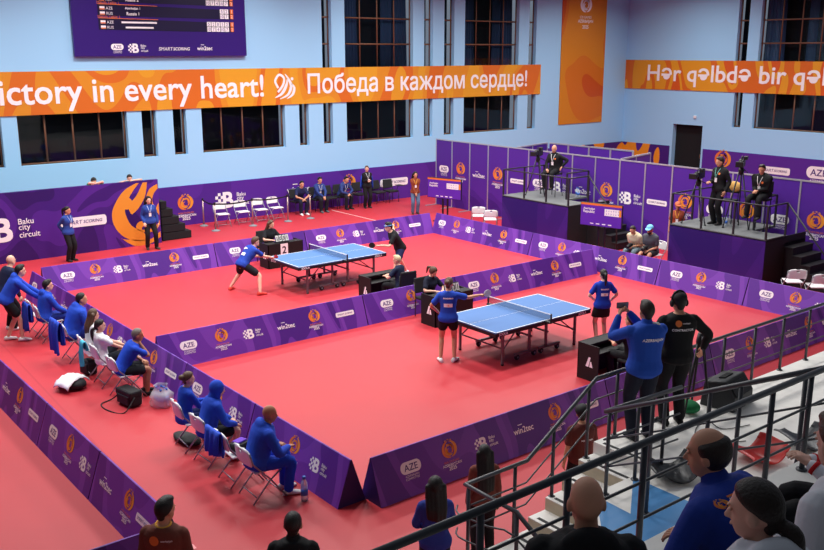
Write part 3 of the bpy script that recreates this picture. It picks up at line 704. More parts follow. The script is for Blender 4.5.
# ------------------------------------------------------------------ chairs
wpl_m = mat('chair_white_plastic', (236, 234, 236), .4); ctube_m = mat('chair_tube_grey', (150, 150, 158), .35, metal=.5)
CH = None
def make_fold_chair():
    """white folding chair, sitter faces +x"""
    t = thing('folding_chair', 'x', 'chair')
    mb = MB(); ys_ = [-.2, -.17, -.1, 0, .1, .17, .2]
    prof = [(.21, .435), (.2, .455), (.1, .452), (-.1, .445), (-.2, .44)]
    k = len(ys_); mb.add([(x, y*(1 if x < .15 else .95), z) for x, z in prof for y in ys_], [(i*k+j, i*k+j+1, (i+1)*k+j+1, (i+1)*k+j) for i in range(len(prof)-1) for j in range(k-1)], 0, True)
    o = mb.build('seat', wpl_m, t); s = o.modifiers.new('solid', 'SOLIDIFY'); s.thickness = .02; s.offset = 0
    # back rest: rounded plate with a grip slot, gently curved
    F = MB(); zs = [0, .02, .06, .12, .17, .2, .215, .225]; wd = [.19, .2, .205, .205, .2, .185, .15, .06]; us = [-1, -.75, -.35, -.18, 0, .18, .35, .75, 1]
    vs = []; nu = len(us)
    for z, w in zip(zs, wd):
        for u in us: vs.append((-.255-.25*z*.6-.03*(1-u*u), u*w*1.12, .565+z*1.05))
    fs = [(i*nu+j, i*nu+j+1, (i+1)*nu+j+1, (i+1)*nu+j) for i in range(len(zs)-1) for j in range(nu-1) if not (i == 4 and j in (3, 4))]
    F.add(vs, fs, 0, True); o = F.build('backrest', wpl_m, t); s = o.modifiers.new('solid', 'SOLIDIFY'); s.thickness = .016; s.offset = 0
    for y in (-.235, .235):
        MB().tube([(-.29, y*.95, .77), (-.245, y, .60), (.0, y, .33), (.24, y, .01)], .012, 7).build('front_leg', ctube_m, t)
        MB().tube([(.18, y*.93, .43), (.0, y*.93, .30), (-.26, y*.93, .01)], .012, 7).build('rear_leg', ctube_m, t)
    MB().tube([(.17, -.235, .09), (.17, .235, .09)], .009, 6).build('front_crossbar', ctube_m, t)
    MB().tube([(-.2, -.2, .1), (-.2, .2, .1)], .009, 6).build('rear_crossbar', ctube_m, t)
    return t
ch0 = make_fold_chair(); chk = kid_map(ch0); chused = [0]
def fold_chair(x, y, deg, label, group, z=0):
    if not chused[0]:
        chused[0] = 1; ch0.location = (x, y, z); ch0.rotation_euler = (0, 0, R(deg)); ch0['label'] = label; ch0['group'] = group; return ch0
    return copy_tree(ch0, chk, (x, y, z), R(deg), label, group)
G = 'white folding chairs of the coaches'
for y, lb in ((-2.4, 'white folding chair under the bald coach in royal blue'), (-1.78, 'empty white folding chair with a blue jacket over its back'), (-1.0, 'white folding chair under the hooded seated person'),
              (-.32, 'white folding chair under the woman with a hair bun'), (2.38, 'white folding chair under the grey-haired man in a blue polo'), (3.2, 'white folding chair under the black-haired woman with raised knees'),
              (3.87, 'white folding chair under the woman with long brown hair'), (4.95, 'white folding chair with a blue jacket hanging off it under the broad seated man'), (6.55, 'white folding chair under the dark-haired seated man beside the leaning coach'), (7.15, 'white folding chair the standing coach leans on')):
    fold_chair(-7.36 if y < 6.9 else -7.35, y, random.uniform(-6, 6), lb, G)
G = 'empty white folding chairs behind the stanchions'
for x, lb in ((1.5, 'leftmost'), (2.3, 'second from the left'), (3.02, 'third from the left'), (3.66, 'rightmost')):
    fold_chair(x, 16.0, -90+random.uniform(-8, 4), 'empty white folding chair behind the belt stanchions, %s of four' % lb, G)
fold_chair(8.25, 10.15, 48, 'empty white folding chair left of the left camera platform', 'white chairs by the left platform')
fold_chair(8.1, 9.4, 50, 'white folding chair half hidden by the left camera platform', 'white chairs by the left platform')
fold_chair(8.05, -1.5, 48, 'empty white folding chair right of the right camera platform', 'white chairs by the right platform')
fold_chair(8.05, -2.12, 50, 'empty white folding chair at the right edge of the photo', 'white chairs by the right platform')
fold_chair(7.85, 3.06, 182, 'white folding chair under the photographer in a beige shirt', 'white chairs of the photographers')
fold_chair(7.85, 2.52, 180, 'white folding chair under the photographer in a blue cap', 'white chairs of the photographers')
fold_chair(10.15, 15.75, 250, 'white folding chair standing behind the end of the partition', None) if False else None

bk_fab = mat('chair_black_fabric', (32, 32, 36), .8, bump=.1); bk_fr = mat('chair_black_frame', (30, 30, 33), .45)
def make_office_chair():
    t = thing('visitor_chair', 'x', 'chair')
    MB().box((0, 0, .45), (.44, .46, .07)).build('seat', bk_fab, t, bevel=.025)
    MB().box((-.25, 0, .72), (.06, .44, .36), mtx=Matrix.Rotation(-.15, 3, 'Y')).build('backrest', bk_fab, t, bevel=.025)
    for y in (-.23, .23):
        MB().tube([(.2, y, .0), (.19, y, .42)], .012, 6).build('leg', bk_fr, t)
        MB().tube([(-.22, y, .0), (-.2, y, .42), (-.26, y, .8)], .012, 6).build('leg', bk_fr, t)
    return t
oc0 = make_office_chair(); ock = kid_map(oc0); ocu = [0]
def office_chair(x, y, deg, label, group, z=0):
    if not ocu[0]:
        ocu[0] = 1; oc0.location = (x, y, z); oc0.rotation_euler = (0, 0, R(deg)); oc0['label'] = label; oc0['group'] = group; return oc0
    return copy_tree(oc0, ock, (x, y, z), R(deg), label, group)
G = 'black visitor chairs along the purple wall'
for x, lb in ((4.98, 'black chair under the leftmost seated volunteer by the wall'), (5.85, 'black chair under the seated volunteer second from the left'), (6.4, 'empty black chair between the second and third seated volunteers, left one'), (6.96, 'black chair under the third seated volunteer'), (7.85, 'empty black chair right of the third seated volunteer'), (8.75, 'empty black chair behind the standing woman with a blue jacket')):
    office_chair(x, 16.62, -90, lb, G)
c = office_chair(9.35, 16.55, -90, 'black chair with a folding writing tablet, rightmost of the wall row', G)
tb = MB().box((.18, .3, .68), (.36, .26, .02)).build('writing_tablet', bk_fr, c, bevel=.005); MB().tube([(0, .26, .44), (.1, .3, .67)], .012, 6).build('tablet_arm', bk_fr, c)
office_chair(.0, 2.88, -90, 'black chair of the woman umpire with a fringe', 'umpire chairs')
office_chair(.15, -2.85, 90, 'black chair of the umpire hidden behind the man taking a photo', 'umpire chairs')
office_chair(.12, 4.02, 84, 'black chair of the blond umpire', 'umpire chairs')
office_chair(-.06, 10.13, -90, 'black chair of the long-haired umpire at the far desk', 'umpire chairs')

# ------------------------------------------------------------------ stanchions
chrome_m = mat('stanchion_chrome', (176, 150, 146), .3, metal=.6); belt_m = mat('belt_black', (24, 24, 28), .7)
sp = [(1.03, 16.5), (.93, 15.4), (2.37, 15.41), (3.78, 15.38), (4.73, 15.38)]
sl = ['farthest left, near the wall', 'left front corner of the chairs', 'between the second and third white chair', 'right of the white chairs', 'in front of the first seated volunteer']
for k, (x, y) in enumerate(sp):
    t = thing('belt_stanchion', 'chrome belt stanchion, '+sl[k], 'stanchion', (x, y, 0), 0, 'belt stanchions')
    MB().lathe((0, 0, 0), [(.15, 0), (.15, .015), (.12, .03), (.04, .05), (.03, .06)], 20).build('base', hub_m, t)
    MB().lathe((0, 0, 0), [(.025, .05), (.025, .9)], 12).build('pole', chrome_m, t)
    MB().lathe((0, 0, 0), [(.034, .9), (.034, .97), (.02, .985)], 12).build('cap', belt_m, t)
    if k < 3:
        d = Vector((sp[k+1][0]-x, sp[k+1][1]-y, 0)); B_ = MB(); n = 12; A = []; C_ = []
        for i in range(n+1):
            u = i/n; q = d*u; z = .95-.05*4*u*(1-u); A.append((q.x, q.y, z)); C_.append((q.x, q.y, z-.05))
        B_.add(A+C_, [(i, i+1, n+1+i+1, n+1+i) for i in range(n)]); o = B_.build('belt', belt_m, t); s = o.modifiers.new('solid', 'SOLIDIFY'); s.thickness = .004

# ------------------------------------------------------------------ score monitors
mon_m = mat('monitor_violet', (92, 44, 176), .3); bez_m = mat('monitor_bezel', (22, 22, 26), .4)
def monitor(A, B, ztop, h, label):
    a, b = Vector((*A, 0)), Vector((*B, 0)); w = (b-a).length; rz = math.atan2((b-a).y, (b-a).x)
    t = thing('score_monitor', label, 'monitor', (a+b)/2, rz, 'score monitors on stands')
    z = ztop-h/2
    MB().box((0, .03, z), (w, .06, h)).build('screen_housing', bez_m, t, bevel=.006)
    F = Flat(); F.rect(0, 0, w-.03, h-.03, 2); F.rect(0, h/2-.045, w-.03, .06, 1, 1)
    for k, (s_, y) in enumerate((('Azerbaijan', .14), ('Republic', .05))):
        F.text(s_, -w/2+.28, y+.02, 0, w=.36, bold=.02, lay=2)
    F.rect(.36, .1, .5, .2, 0, 1); F.rect(w/2-.06, .1, .07, .2, 3, 2)
    for i in range(6):
        for j in range(2): F.text(str((i*3+j*4) % 10), .17+i*.075, .145-.09*j, 2, h=.05, bold=0, lay=2)
    for k in range(4): F.rect(-.28+k*.19, -h/2+.08, .11, .03, 0, 1)
    stamp(F.mesh('screen_picture', [M_white, M_orange, mon_m, M_gold, M_dark]), t, (0, -.001, z), (1, 0, 0), (0, 0, 1), 1, 'screen_picture')
    for s in (-.1, .1): MB().box((s, .09, (ztop-.1)/2+.01), (.045, .05, ztop-.12)).build('stand_post', bez_m, t)
    MB().box((0, .1, .02), (.75, .5, .035)).build('stand_foot', bez_m, t, bevel=.008)
    MB().box((0, .09, z), (.5, .05, .3)).build('wall_plate', bez_m, t)
monitor((7.9, 12.5), (8.31, 11.13), 1.57, .73, 'score monitor on a black stand in front of the partition, the left one')
monitor((7.6, 5.02), (7.93, 3.74), 1.65, .69, 'score monitor on a black stand between the camera platforms')

# ------------------------------------------------------------------ camera platforms
plat_m = flame_mat('platform_purple', [(0, (46, 22, 104)), (.45, (58, 26, 112)), (.58, (66, 30, 122))], .5, (1, 1, .6), seed=21)
deck_m = mat('platform_grey_deck', (100, 102, 104), .8, bump=.1, bscale=90); pside_m = mat('platform_black', (26, 24, 28), .7); prail_m = mat('platform_rail', (40, 38, 42), .5)
def platform(y0, label):
    """y0 = left end; front faces -x"""
    t = thing('camera_platform', label, 'platform', (8.2, y0, 0), N90, 'camera platforms')
    W, D, H = 2.9, 2.0, 1.3
    # local x along the front (to the right), local y to the back
    MB().box((W/2, .01, H/2), (W, .02, H-.02)).build('front_cover', plat_m, t)
    MB().box((.01, D/2, H/2), (.02, D-.04, H-.02)).build('side_cover', pside_m, t)
    MB().box((W-.01, D/2, H/2), (.02, D-.04, H-.02)).build('side_cover', pside_m, t)
    mb = MB(); mb.box((W/2, .45, H-.01), (W, .9, .05)); mb.box(((W-.9)/2, .9+.55, H-.01), (W-.9, 1.1, .05)); mb.build('deck', deck_m, t)
    st = MB().box((W-.45, 1.45, H-.2-.02), (.9, 1.1, .04)).build('landing', deck_m, t)
    RH = .86
    def rr(pts, nm='top_rail'): MB().tube([Vector(p) for p in pts], .022, 6).build(nm, prail_m, t)
    z = H+RH
    rr([(.02, D-.05, z), (.02, .03, z), (W-.02, .03, z), (W-.02, .95, z)])
    rr([(W-.02, .95, z), (W+1.15, .95, .9), (W+1.2, .95, 0)], 'stair_handrail')
    rr([(.02, D-.05, z), (W-.9, D-.05, z)], 'rear_rail'); rr([(W-.9, D-.05, z), (W-.88, .9, z)], 'rear_rail')
    for x, y in ((.02, .03), (.98, .03), (1.95, .03), (W-.02, .03), (W-.02, .95), (.02, D-.05), (.02, 1.0), (W-.9, D-.05), (W-.9, .92)):
        MB().box((x, y, H+RH/2), (.045, .045, RH)).build('rail_post', prail_m, t)
    for k in range(5): MB().box((W+.12+.25*k, 1.45, H-.2-.1-.2*k), (.26, 1.05, .03)).build('stair_step', pside_m, t)
    for k in range(5): MB().box((W+.12+.25*k, 1.45, (H-.3-.2*k)/2), (.25, 1.0, H-.32-.2*k)).build('stair_riser', pside_m, t)
    return t
platform(8.95, 'purple camera platform with one seated cameraman, the left one')
platform(2.3, 'purple camera platform with two cameramen, the right one')

# ------------------------------------------------------------------ television cameras
cam_m = mat('camera_black', (26, 26, 30), .45); trip_m = mat('tripod_grey', (52, 52, 58), .4, metal=.4); lens_m = mat('lens_glass', (20, 24, 40), .1, spec=.8)
def tv_camera(loc, deg, hz, label, zf):
    t = thing('television_camera', label, 'television camera', (loc[0], loc[1], zf), R(deg), 'television cameras on tripods')
    h = hz-zf
    for k in range(3):
        a = R(120*k+60); f = Vector((.38*math.cos(a), .38*math.sin(a), 0)); top = Vector((.05*math.cos(a), .05*math.sin(a), h-.1))
        lg = MB().tube([top, f], [.022, .014], 7).build('tripod_leg', trip_m, t)
        MB().ell(f+Vector((0, 0, .02)), (.03, .03, .02)).build('tripod_foot', rub_m, lg)
    MB().lathe((0, 0, h-.2), [(.03, 0), (.07, .05), (.08, .12), (.05, .2)], 12).build('tripod_head', cam_m, t)
    MB().tube([(-.05, .05, h-.05), (-.5, .12, h-.2)], .012, 6).build('pan_handle', cam_m, t)
    MB().box((.0, 0, h+.11), (.36, .14, .2)).build('camera_body', cam_m, t, bevel=.015)
    ln = MB().tube([(.17, 0, h+.12), (.3, 0, h+.12), (.3, 0, h+.12), (.42, 0, h+.12)], [.06, .065, .075, .075], 14).build('lens', cam_m, t)
    MB().tube([(.42, 0, h+.12), (.424, 0, h+.12)], .06, 14).build('front_element', lens_m, ln)
    MB().box((.46, 0, h+.12), (.1, .2, .14)).build('lens_hood', cam_m, t)
    MB().box((.05, .1, h+.26), (.2, .1, .09)).build('viewfinder', cam_m, t, bevel=.01)
    MB().tube([(-.12, 0, h+.22), (-.08, 0, h+.29), (.1, 0, h+.29), (.14, 0, h+.22)], .014, 6).build('carry_handle', cam_m, t)
    MB().box((-.26, 0, h+.1), (.16, .11, .17)).build('battery', cam_m, t, bevel=.01)
tv_camera((9.05, 8.18), 205, 2.6, 'television camera on a tripod on the left platform', 1.315)
tv_camera((8.75, 1.85), 195, 2.55, 'television camera at the left end of the right platform', 1.315)
tv_camera((9.1, .8), 205, 2.95, 'taller television camera between the two cameramen on the right platform', 1.315)
def high_stool(x, y, z, deg, label, m, h=.62):
    t = thing('high_chair', label, 'chair', (x, y, z), R(deg), 'high chairs of the cameramen')
    MB().box((0, 0, h), (.4, .4, .05)).build('seat', m, t, bevel=.015)
    MB().box((-.2, 0, h+.33), (.04, .4, .3)).build('backrest', m, t, bevel=.015)
    for sx in (-1, 1):
        for sy in (-1, 1): MB().tube([(sx*.16, sy*.17, h-.02), (sx*.22, sy*.2, 0)], .014, 6).build('leg', trip_m, t)
    for sy in (-1, 1): MB().tube([(-.19, sy*.17, h), (-.21, sy*.17, h+.33)], .012, 6).build('back_post', trip_m, t)
    MB().tube([(.2, -.19, .22), (.2, .19, .22)], .01, 6).build('foot_rest', trip_m, t)
gold_m = mat('cloth_gold', (214, 168, 92), .7)
high_stool(9.35, 7.72, 1.315, 190, 'high chair under the cameraman on the left platform', bk_fab, .74)
high_stool(9.62, 1.42, 1.315, 190, 'high chair with a gold cloth behind the standing cameraman', bk_fab)
high_stool(9.3, .24, 1.315, 190, 'high chair under the seated cameraman on the right platform', bk_fab, .82)
t = MB().ell((9.82, 1.39, 2.3), (.06, .2, .15), None, 18, 12).build('gold_cloth', gold_m); tag(t, 'gold cloth draped over the high chair behind the standing cameraman', 'cloth')

# ------------------------------------------------------------------ bags, bottles, jackets and other small things
royal_m = mat('cloth_royal_blue', (34, 78, 204), .75, bump=.25, bscale=22)
bag_m = mat('bag_black', (26, 26, 30), .7, bump=.15, bscale=40); towel_m = mat('cloth_white', (232, 232, 236), .85, bump=.2, bscale=40)
clear_m = bpy.data.materials.new('clear_plastic'); clear_m.use_nodes = True; pb = clear_m.node_tree.nodes['Principled BSDF']
pb.inputs['Base Color'].default_value = (.82, .9, .98, 1); pb.inputs['Roughness'].default_value = .12; pb.inputs['Transmission Weight'].default_value = .6; pb.inputs['IOR'].default_value = 1.2
bl_lab = mat('bottle_label_blue', (60, 110, 200), .4)
def bottle(x, y, z, label, group=None, s=1.0, lay=False, parent=None):
    t = thing('water_bottle', label, 'bottle', (x, y, z), random.uniform(0, 6), group)
    MB().lathe((0, 0, 0), [(.0, .0), (.03*s, 0), (.033*s, .01), (.033*s, .15*s), (.028*s, .18*s), (.013*s, .21*s), (.013*s, .225*s)], 14).build('bottle_body', clear_m, t)
    MB().lathe((0, 0, 0), [(.034*s, .06*s), (.034*s, .12*s)], 14).build('bottle_label', bl_lab, t)
    MB().lathe((0, 0, 0), [(.016*s, .215*s), (.016*s, .24*s), (.0, .24*s)], 12).build('cap', bl_lab, t)
    return t
bottle(-7.0, -2.9, 0, 'single clear water bottle standing by the barrier next to the bald coach', None, 1.5)
# pack of bottles in a clear bag
for k in range(6):
    bottle(-7.08+.1*(k % 2)-.05, 1.5+.1*(k//2), .004, 'clear water bottle in the plastic bag by the barrier', 'water bottles in the plastic bag', 1.35)
mb = MB(); rs = []
for z, r in ((.0, .17), (.06, .2), (.14, .18), (.2, .2), (.26, .15), (.33, .1), (.37, .12)):
    rs.append([Vector((r*(1+.12*math.sin(5*a+z*20))*math.cos(a), r*1.05*(1+.12*math.cos(4*a))*math.sin(a), z)) for a in [2*math.pi*k/22 for k in range(22)]])
mb.rings(rs, 0, True, False)
thin_m = bpy.data.materials.new('thin_plastic_film'); thin_m.use_nodes = True; nt = thin_m.node_tree; pb = nt.nodes['Principled BSDF']; pb.inputs['Base Color'].default_value = (.94, .96, 1, 1); pb.inputs['Roughness'].default_value = .25
tp = nt.nodes.new('ShaderNodeBsdfTransparent'); mx = nt.nodes.new('ShaderNodeMixShader'); mx.inputs[0].default_value = .45
nt.links.new(tp.outputs[0], mx.inputs[1]); nt.links.new(pb.outputs[0], mx.inputs[2]); nt.links.new(mx.outputs[0], nt.nodes['Material Output'].inputs['Surface'])
tag(mb.build('plastic_bag', thin_m, None, (-7.08, 1.6, .002)), 'clear plastic bag of water bottles on the floor by the barrier', 'bag')
def shoulder_bag(loc, rz, label):
    t = thing('shoulder_bag', label, 'bag', loc, rz)
    MB().box((0, 0, .15), (.24, .46, .28)).build('bag_body', bag_m, t, bevel=.05)
    MB().box((-.01, 0, .24), (.25, .47, .12)).build('flap', bag_m, t, bevel=.03)
    MB().box((-.13, 0, .13), (.04, .36, .17)).build('front_pocket', bag_m, t, bevel=.02)
    MB().tube(smooth_pts([(0, .23, .2), (-.1, .4, .03), (-.35, .35, .012), (-.42, .0, .012), (-.3, -.3, .012), (-.05, -.24, .2)], 5), .012, 6).build('strap', bag_m, t)
shoulder_bag((-7.5, 1.98, 0), R(10), 'black shoulder bag with a long strap on the red floor behind the coaches chairs')
t = thing('sports_bag', 'black bag with a white towel over it lying on the red aisle', 'bag', (-8.0, 3.4, 0), R(20))
mb = MB(); mb.ell((0, 0, .10), (.2, .29, .11), None, 18, 10); mb.ell((-.06, .17, .08), (.13, .14, .09)); mb.build('bag_body', bag_m, t)
def drape(name, m, parent, top, w, drop1, drop2, axis_deg, off=.02, seed=0, n=16, k=14):
    """cloth hung over an edge: top = centre of the edge, w along the edge, two drops"""
    rnd = random.Random(seed); A = R(axis_deg); e = Vector((math.cos(A), math.sin(A), 0)); q = Vector((-math.sin(A), math.cos(A), 0))
    vs = []
    ph = rnd.random()*6
    for i in range(n+1):
        s = -drop1+(drop1+drop2)*i/n
        for j in range(k+1):
            u = -.5+j/k; f = min(1, abs(s)/.25)
            wob = .028*math.sin(u*19+ph)*f+.015*math.sin(u*41+ph*2)*f
            side = off*max(-1, min(1, s/.04))+(wob+.03*f)*(1 if s > 0 else -1)
            z = -max(0, abs(s)-.02)-.02*math.sin(u*7+ph)*f
            vs.append(Vector(top)+e*(u*w*(1-.12*f))+q*side+Vector((0, 0, z+.02)))
    mb = MB(); mb.add(vs, [(i*(k+1)+j, i*(k+1)+j+1, (i+1)*(k+1)+j+1, (i+1)*(k+1)+j) for i in range(n) for j in range(k)], 0, True)
    o = mb.build(name, m, parent); s = o.modifiers.new('solid', 'SOLIDIFY'); s.thickness = .015; return o
mb = MB(); rs = []
tow = []
for i in range(13):
    for j in range(9):
        a, b = -1+2*i/12, -1+2*j/8
        z = .245*math.sqrt(max(0, 1-(a*.85)**2-(b*.45)**2))+.012*math.sin(i*2.1+j*1.3)
        tow.append((a*.3, .03+b*.2+.06*a, max(.02, z*.92)+.012))
mb.add(tow, [(i*9+j, i*9+j+1, (i+1)*9+j+1, (i+1)*9+j) for i in range(12) for j in range(8)], 0, True)
o = mb.build('towel', towel_m, None, (-8.0, 3.4, 0), R(20)); s = o.modifiers.new('solid', 'SOLIDIFY'); s.thickness = .015
tag(o, 'white towel lying over the black bag in the red aisle', 'towel')
tag(drape('jacket', royal_m, None, (-7.73, -1.72, .83), .44, .42, .38, 90, .03, 3), 'royal blue jacket over the back of the empty chair', 'jacket')
tag(drape('jacket', royal_m, None, (-7.73, 5.0, .86), .55, .5, .68, 90, .03, 5), 'long royal blue jacket on the chair of the broad seated man', 'jacket')
tag(drape('jacket', royal_m, None, (-7.78, 6.72, .84), .4, .45, .62, 90, .03, 8), 'royal blue jacket hanging behind the leaning coach', 'jacket')
teal_m = mat('towel_teal', (70, 176, 206), .85, bump=.2, bscale=40)
tag(drape('towel', teal_m, None, (-7.72, 3.5, .8), .18, .2, .48, 90, .03, 9), 'teal towel hanging from the back of the chair in the middle of the coaches row', 'towel')
t = thing('backpack', 'black backpack on the floor under the chairs of the women in white', 'backpack', (-7.5, 3.95, 0), .2)
MB().box((0, 0, .15), (.2, .3, .3)).build('bag_body', bag_m, t, bevel=.06); MB().box((-.11, 0, .14), (.05, .24, .2)).build('front_pocket', bag_m, t, bevel=.02)
t = thing('sports_bag', 'black flat bag with a white shoe under the chair of the woman with a bun', 'bag', (-7.4, -.08, 0), .1)
MB().ell((0, 0, .05), (.16, .34, .055), None, 18, 8).build('bag_body', bag_m, t)
t = thing('sports_bag', 'small black and purple bag on the seat of the empty chair', 'bag', (-7.4, -1.85, .462), .3)
MB().box((0, 0, .08), (.26, .2, .15)).build('bag_body', bag_m, t, bevel=.04); MB().box((.0, 0, .165), (.18, .12, .03)).build('flap', mat('cloth_violet', (110, 60, 190), .8), t, bevel=.01)

# loudspeaker on the deck and camera tripod of the contractor
spk = mat('speaker_black', (40, 41, 45), .6)
t = thing('floor_monitor_speaker', 'black wedge loudspeaker on the white deck behind the railing', 'loudspeaker', (-2.05, -6.1, ZD), R(8))
MB().prism([(-.3, -.25, 0), (-.3, .25, 0), (-.3, .2, .36), (-.3, -.1, .42), (-.3, -.25, .2)], (.6, 0, 0)).build('cabinet', spk, t, bevel=.02)
MB().box((.0, .03, .405), (.26, .09, .012), mtx=Matrix.Rotation(-.2, 3, 'X')).build('handle_recess', mat('speaker_hole', (12, 12, 14), .9), t)
MB().box((0, -.2, .3), (.5, .01, .2), mtx=Matrix.Rotation(-.6, 3, 'X')).build('grille', bez_m, t)
t = thing('camera_tripod', 'dark tripod beside the contractor in black', 'tripod', (-2.72, -6.06, ZD), R(50))
for k in range(3):
    a = R(120*k); MB().tube([(.04*math.cos(a), .04*math.sin(a), 1.0), (.2*math.cos(a), .2*math.sin(a), .0)], [.02, .014], 7).build('leg', cam_m, t)
MB().lathe((0, 0, .95), [(.05, 0), (.06, .08), (.04, .2)], 10).build('head', cam_m, t)
MB().tube([(-.05, 0, 1.12), (-.4, .05, .86)], .012, 6).build('pan_handle', trip_m, t)
t = MB().ell((0, 0, .09), (.13, .16, .09)).build('cloth_bundle', mat('cloth_green', (28, 120, 72), .8, bump=.2), None, (-2.75, -5.98, ZD+.002)); tag(t, 'green cloth bundle on the deck behind the contractor', 'cloth')
t = MB().tube(smooth_pts([(-2.5, -6.75, ZD+.01), (-2.9, -6.6, ZD+.01), (-2.8, -6.3, ZD+.01), (-3.2, -6.4, ZD+.01), (-3.5, -6.7, ZD+.01), (-3.0, -7.0, ZD+.01)], 6), .006, 5).build('power_cable', rub_m); tag(t, 'thin dark cable curling on the white deck', 'cable')
for k, (x, y) in enumerate(((9.25, 1.55), (9.5, 1.62), (9.05, 1.1))):
    bottle(x, y, 1.316, 'clear water bottle on the deck of the right camera platform', 'bottles on the right platform', 1.3)
for k, (x, y) in enumerate(((9.75, 7.0), (9.85, 7.15))):
    bottle(x, y, 1.316, 'clear water bottle on the deck of the left camera platform', 'bottles on the left platform', 1.3)
# white spectator seats of the front rows
ws_m = mat('seat_white', (222, 222, 226), .45)
def stand_seat(x, y, z, label):
    t = thing('stadium_seat', label, 'seat', (x, y, z), R(90), 'white plastic seats of the stand')
    mb = MB(); prof = smooth_pts([(.22, .42), (.05, .40), (-.14, .41), (-.2, .46), (-.25, .70)], 4); ys_ = [-.22, -.15, 0, .15, .22]
    mb.add([(x_, w, z_+(.03 if abs(w) > .2 else 0)) for x_, z_ in prof for w in ys_], [(i*5+j, i*5+j+1, (i+1)*5+j+1, (i+1)*5+j) for i in range(len(prof)-1) for j in range(4)], 0, True)
    o = mb.build('shell', ws_m, t); s = o.modifiers.new('solid', 'SOLIDIFY'); s.thickness = .02
    MB().box((-.02, 0, .2), (.3, .1, .38)).build('pedestal', ws_m, t)

# ------------------------------------------------------------------ people
SKIN = {k: mat('skin_'+k, c, .55, spec=.3) for k, c in dict(fair=(226, 176, 154), tan=(206, 150, 122), brown=(176, 120, 94), dark=(140, 92, 72)).items()}
HAIRM = {k: mat('hair_'+k, c, .5, spec=.4, bump=.35, bscale=90) for k, c in dict(black=(24, 20, 20), dark=(42, 32, 28), brown=(84, 58, 42), blond=(206, 188, 150), grey=(112, 104, 98)).items()}
eye_m = mat('eye_dark', (36, 26, 24), .3); eyew_m = mat('eye_white', (226, 222, 218), .4); lip_m = mat('lip', (164, 88, 84), .5)
def cloth(name, rgb): return mat('fabric_'+name, rgb, .8, spec=.25, bump=.3, bscale=16)
def remesh(mb, vox, smooth=4):
    me = mb.mesh('tmp', M_white, False); o = bpy.data.objects.new('tmp', me); COL.objects.link(o)
    r = o.modifiers.new('r', 'REMESH'); r.mode = 'VOXEL'; r.voxel_size = vox; r.use_smooth_shade = True
    s = o.modifiers.new('s', 'SMOOTH'); s.iterations = smooth; s.factor = .5
    dg = bpy.context.evaluated_depsgraph_get(); out = bpy.data.meshes.new_from_object(o.evaluated_get(dg))
    bpy.data.objects.remove(o); bpy.data.meshes.remove(me)
    out.materials.clear(); out.polygons.foreach_set('use_smooth', [True]*len(out.polygons)); return out
def ik(S, T, a, b, hint):
    d = T-S; L = d.length; L = min(max(L, abs(a-b)+1e-3), (a+b)*.998); dn = d.normalized(); T2 = S+dn*L
    x = (a*a-b*b+L*L)/(2*L); h = math.sqrt(max(0, a*a-x*x)); hp = Vector(hint)-dn*Vector(hint).dot(dn)
    if hp.length < 1e-4: hp = dn.orthogonal()
    return S+dn*x+hp.normalized()*h, T2
def sub(pts, n=4):
    return [Vector(p) for p in smooth_pts([tuple(p) for p in pts], n)]
def lerpr(rad, n=4):
    out = []
    for i in range(len(rad)-1): out += [rad[i]+(rad[i+1]-rad[i])*k/n for k in range(n)]
    return out+[rad[-1]]
def add_mesh(me, mb, mats):
    """append loose geometry (fingers, eyes) to a finished body mesh"""
    bm = bmesh.new(); bm.from_mesh(me); o = len(bm.verts); vs = [bm.verts.new(v) for v in mb.v]
    for f, mi in zip(mb.f, mb.m):
        try: q = bm.faces.new([vs[i] for i in f]); q.material_index = mi; q.smooth = True
        except ValueError: pass
    bm.to_mesh(me); bm.free(); me.materials.clear()
    for m in mats: me.materials.append(m)
def cut(mb_list, p, n):
    pass
TORSO = [(-.12, .06, .07, 0), (-.07, .15, .105, 0), (0, .168, .118, 0), (.1, .15, .108, 0), (.2, .15, .108, 0), (.3, .172, .118, .01), (.38, .185, .118, .005), (.45, .178, .098, -.008), (.5, .132, .08, -.012), (.535, .068, .062, -.008)]
TORSOF = [(-.12, .06, .07, 0), (-.07, .155, .11, 0), (0, .172, .118, 0), (.1, .138, .098, 0), (.2, .13, .095, 0), (.3, .148, .115, .018), (.38, .158, .112, .012), (.45, .155, .088, -.008), (.5, .114, .07, -.012), (.535, .058, .056, -.008)]
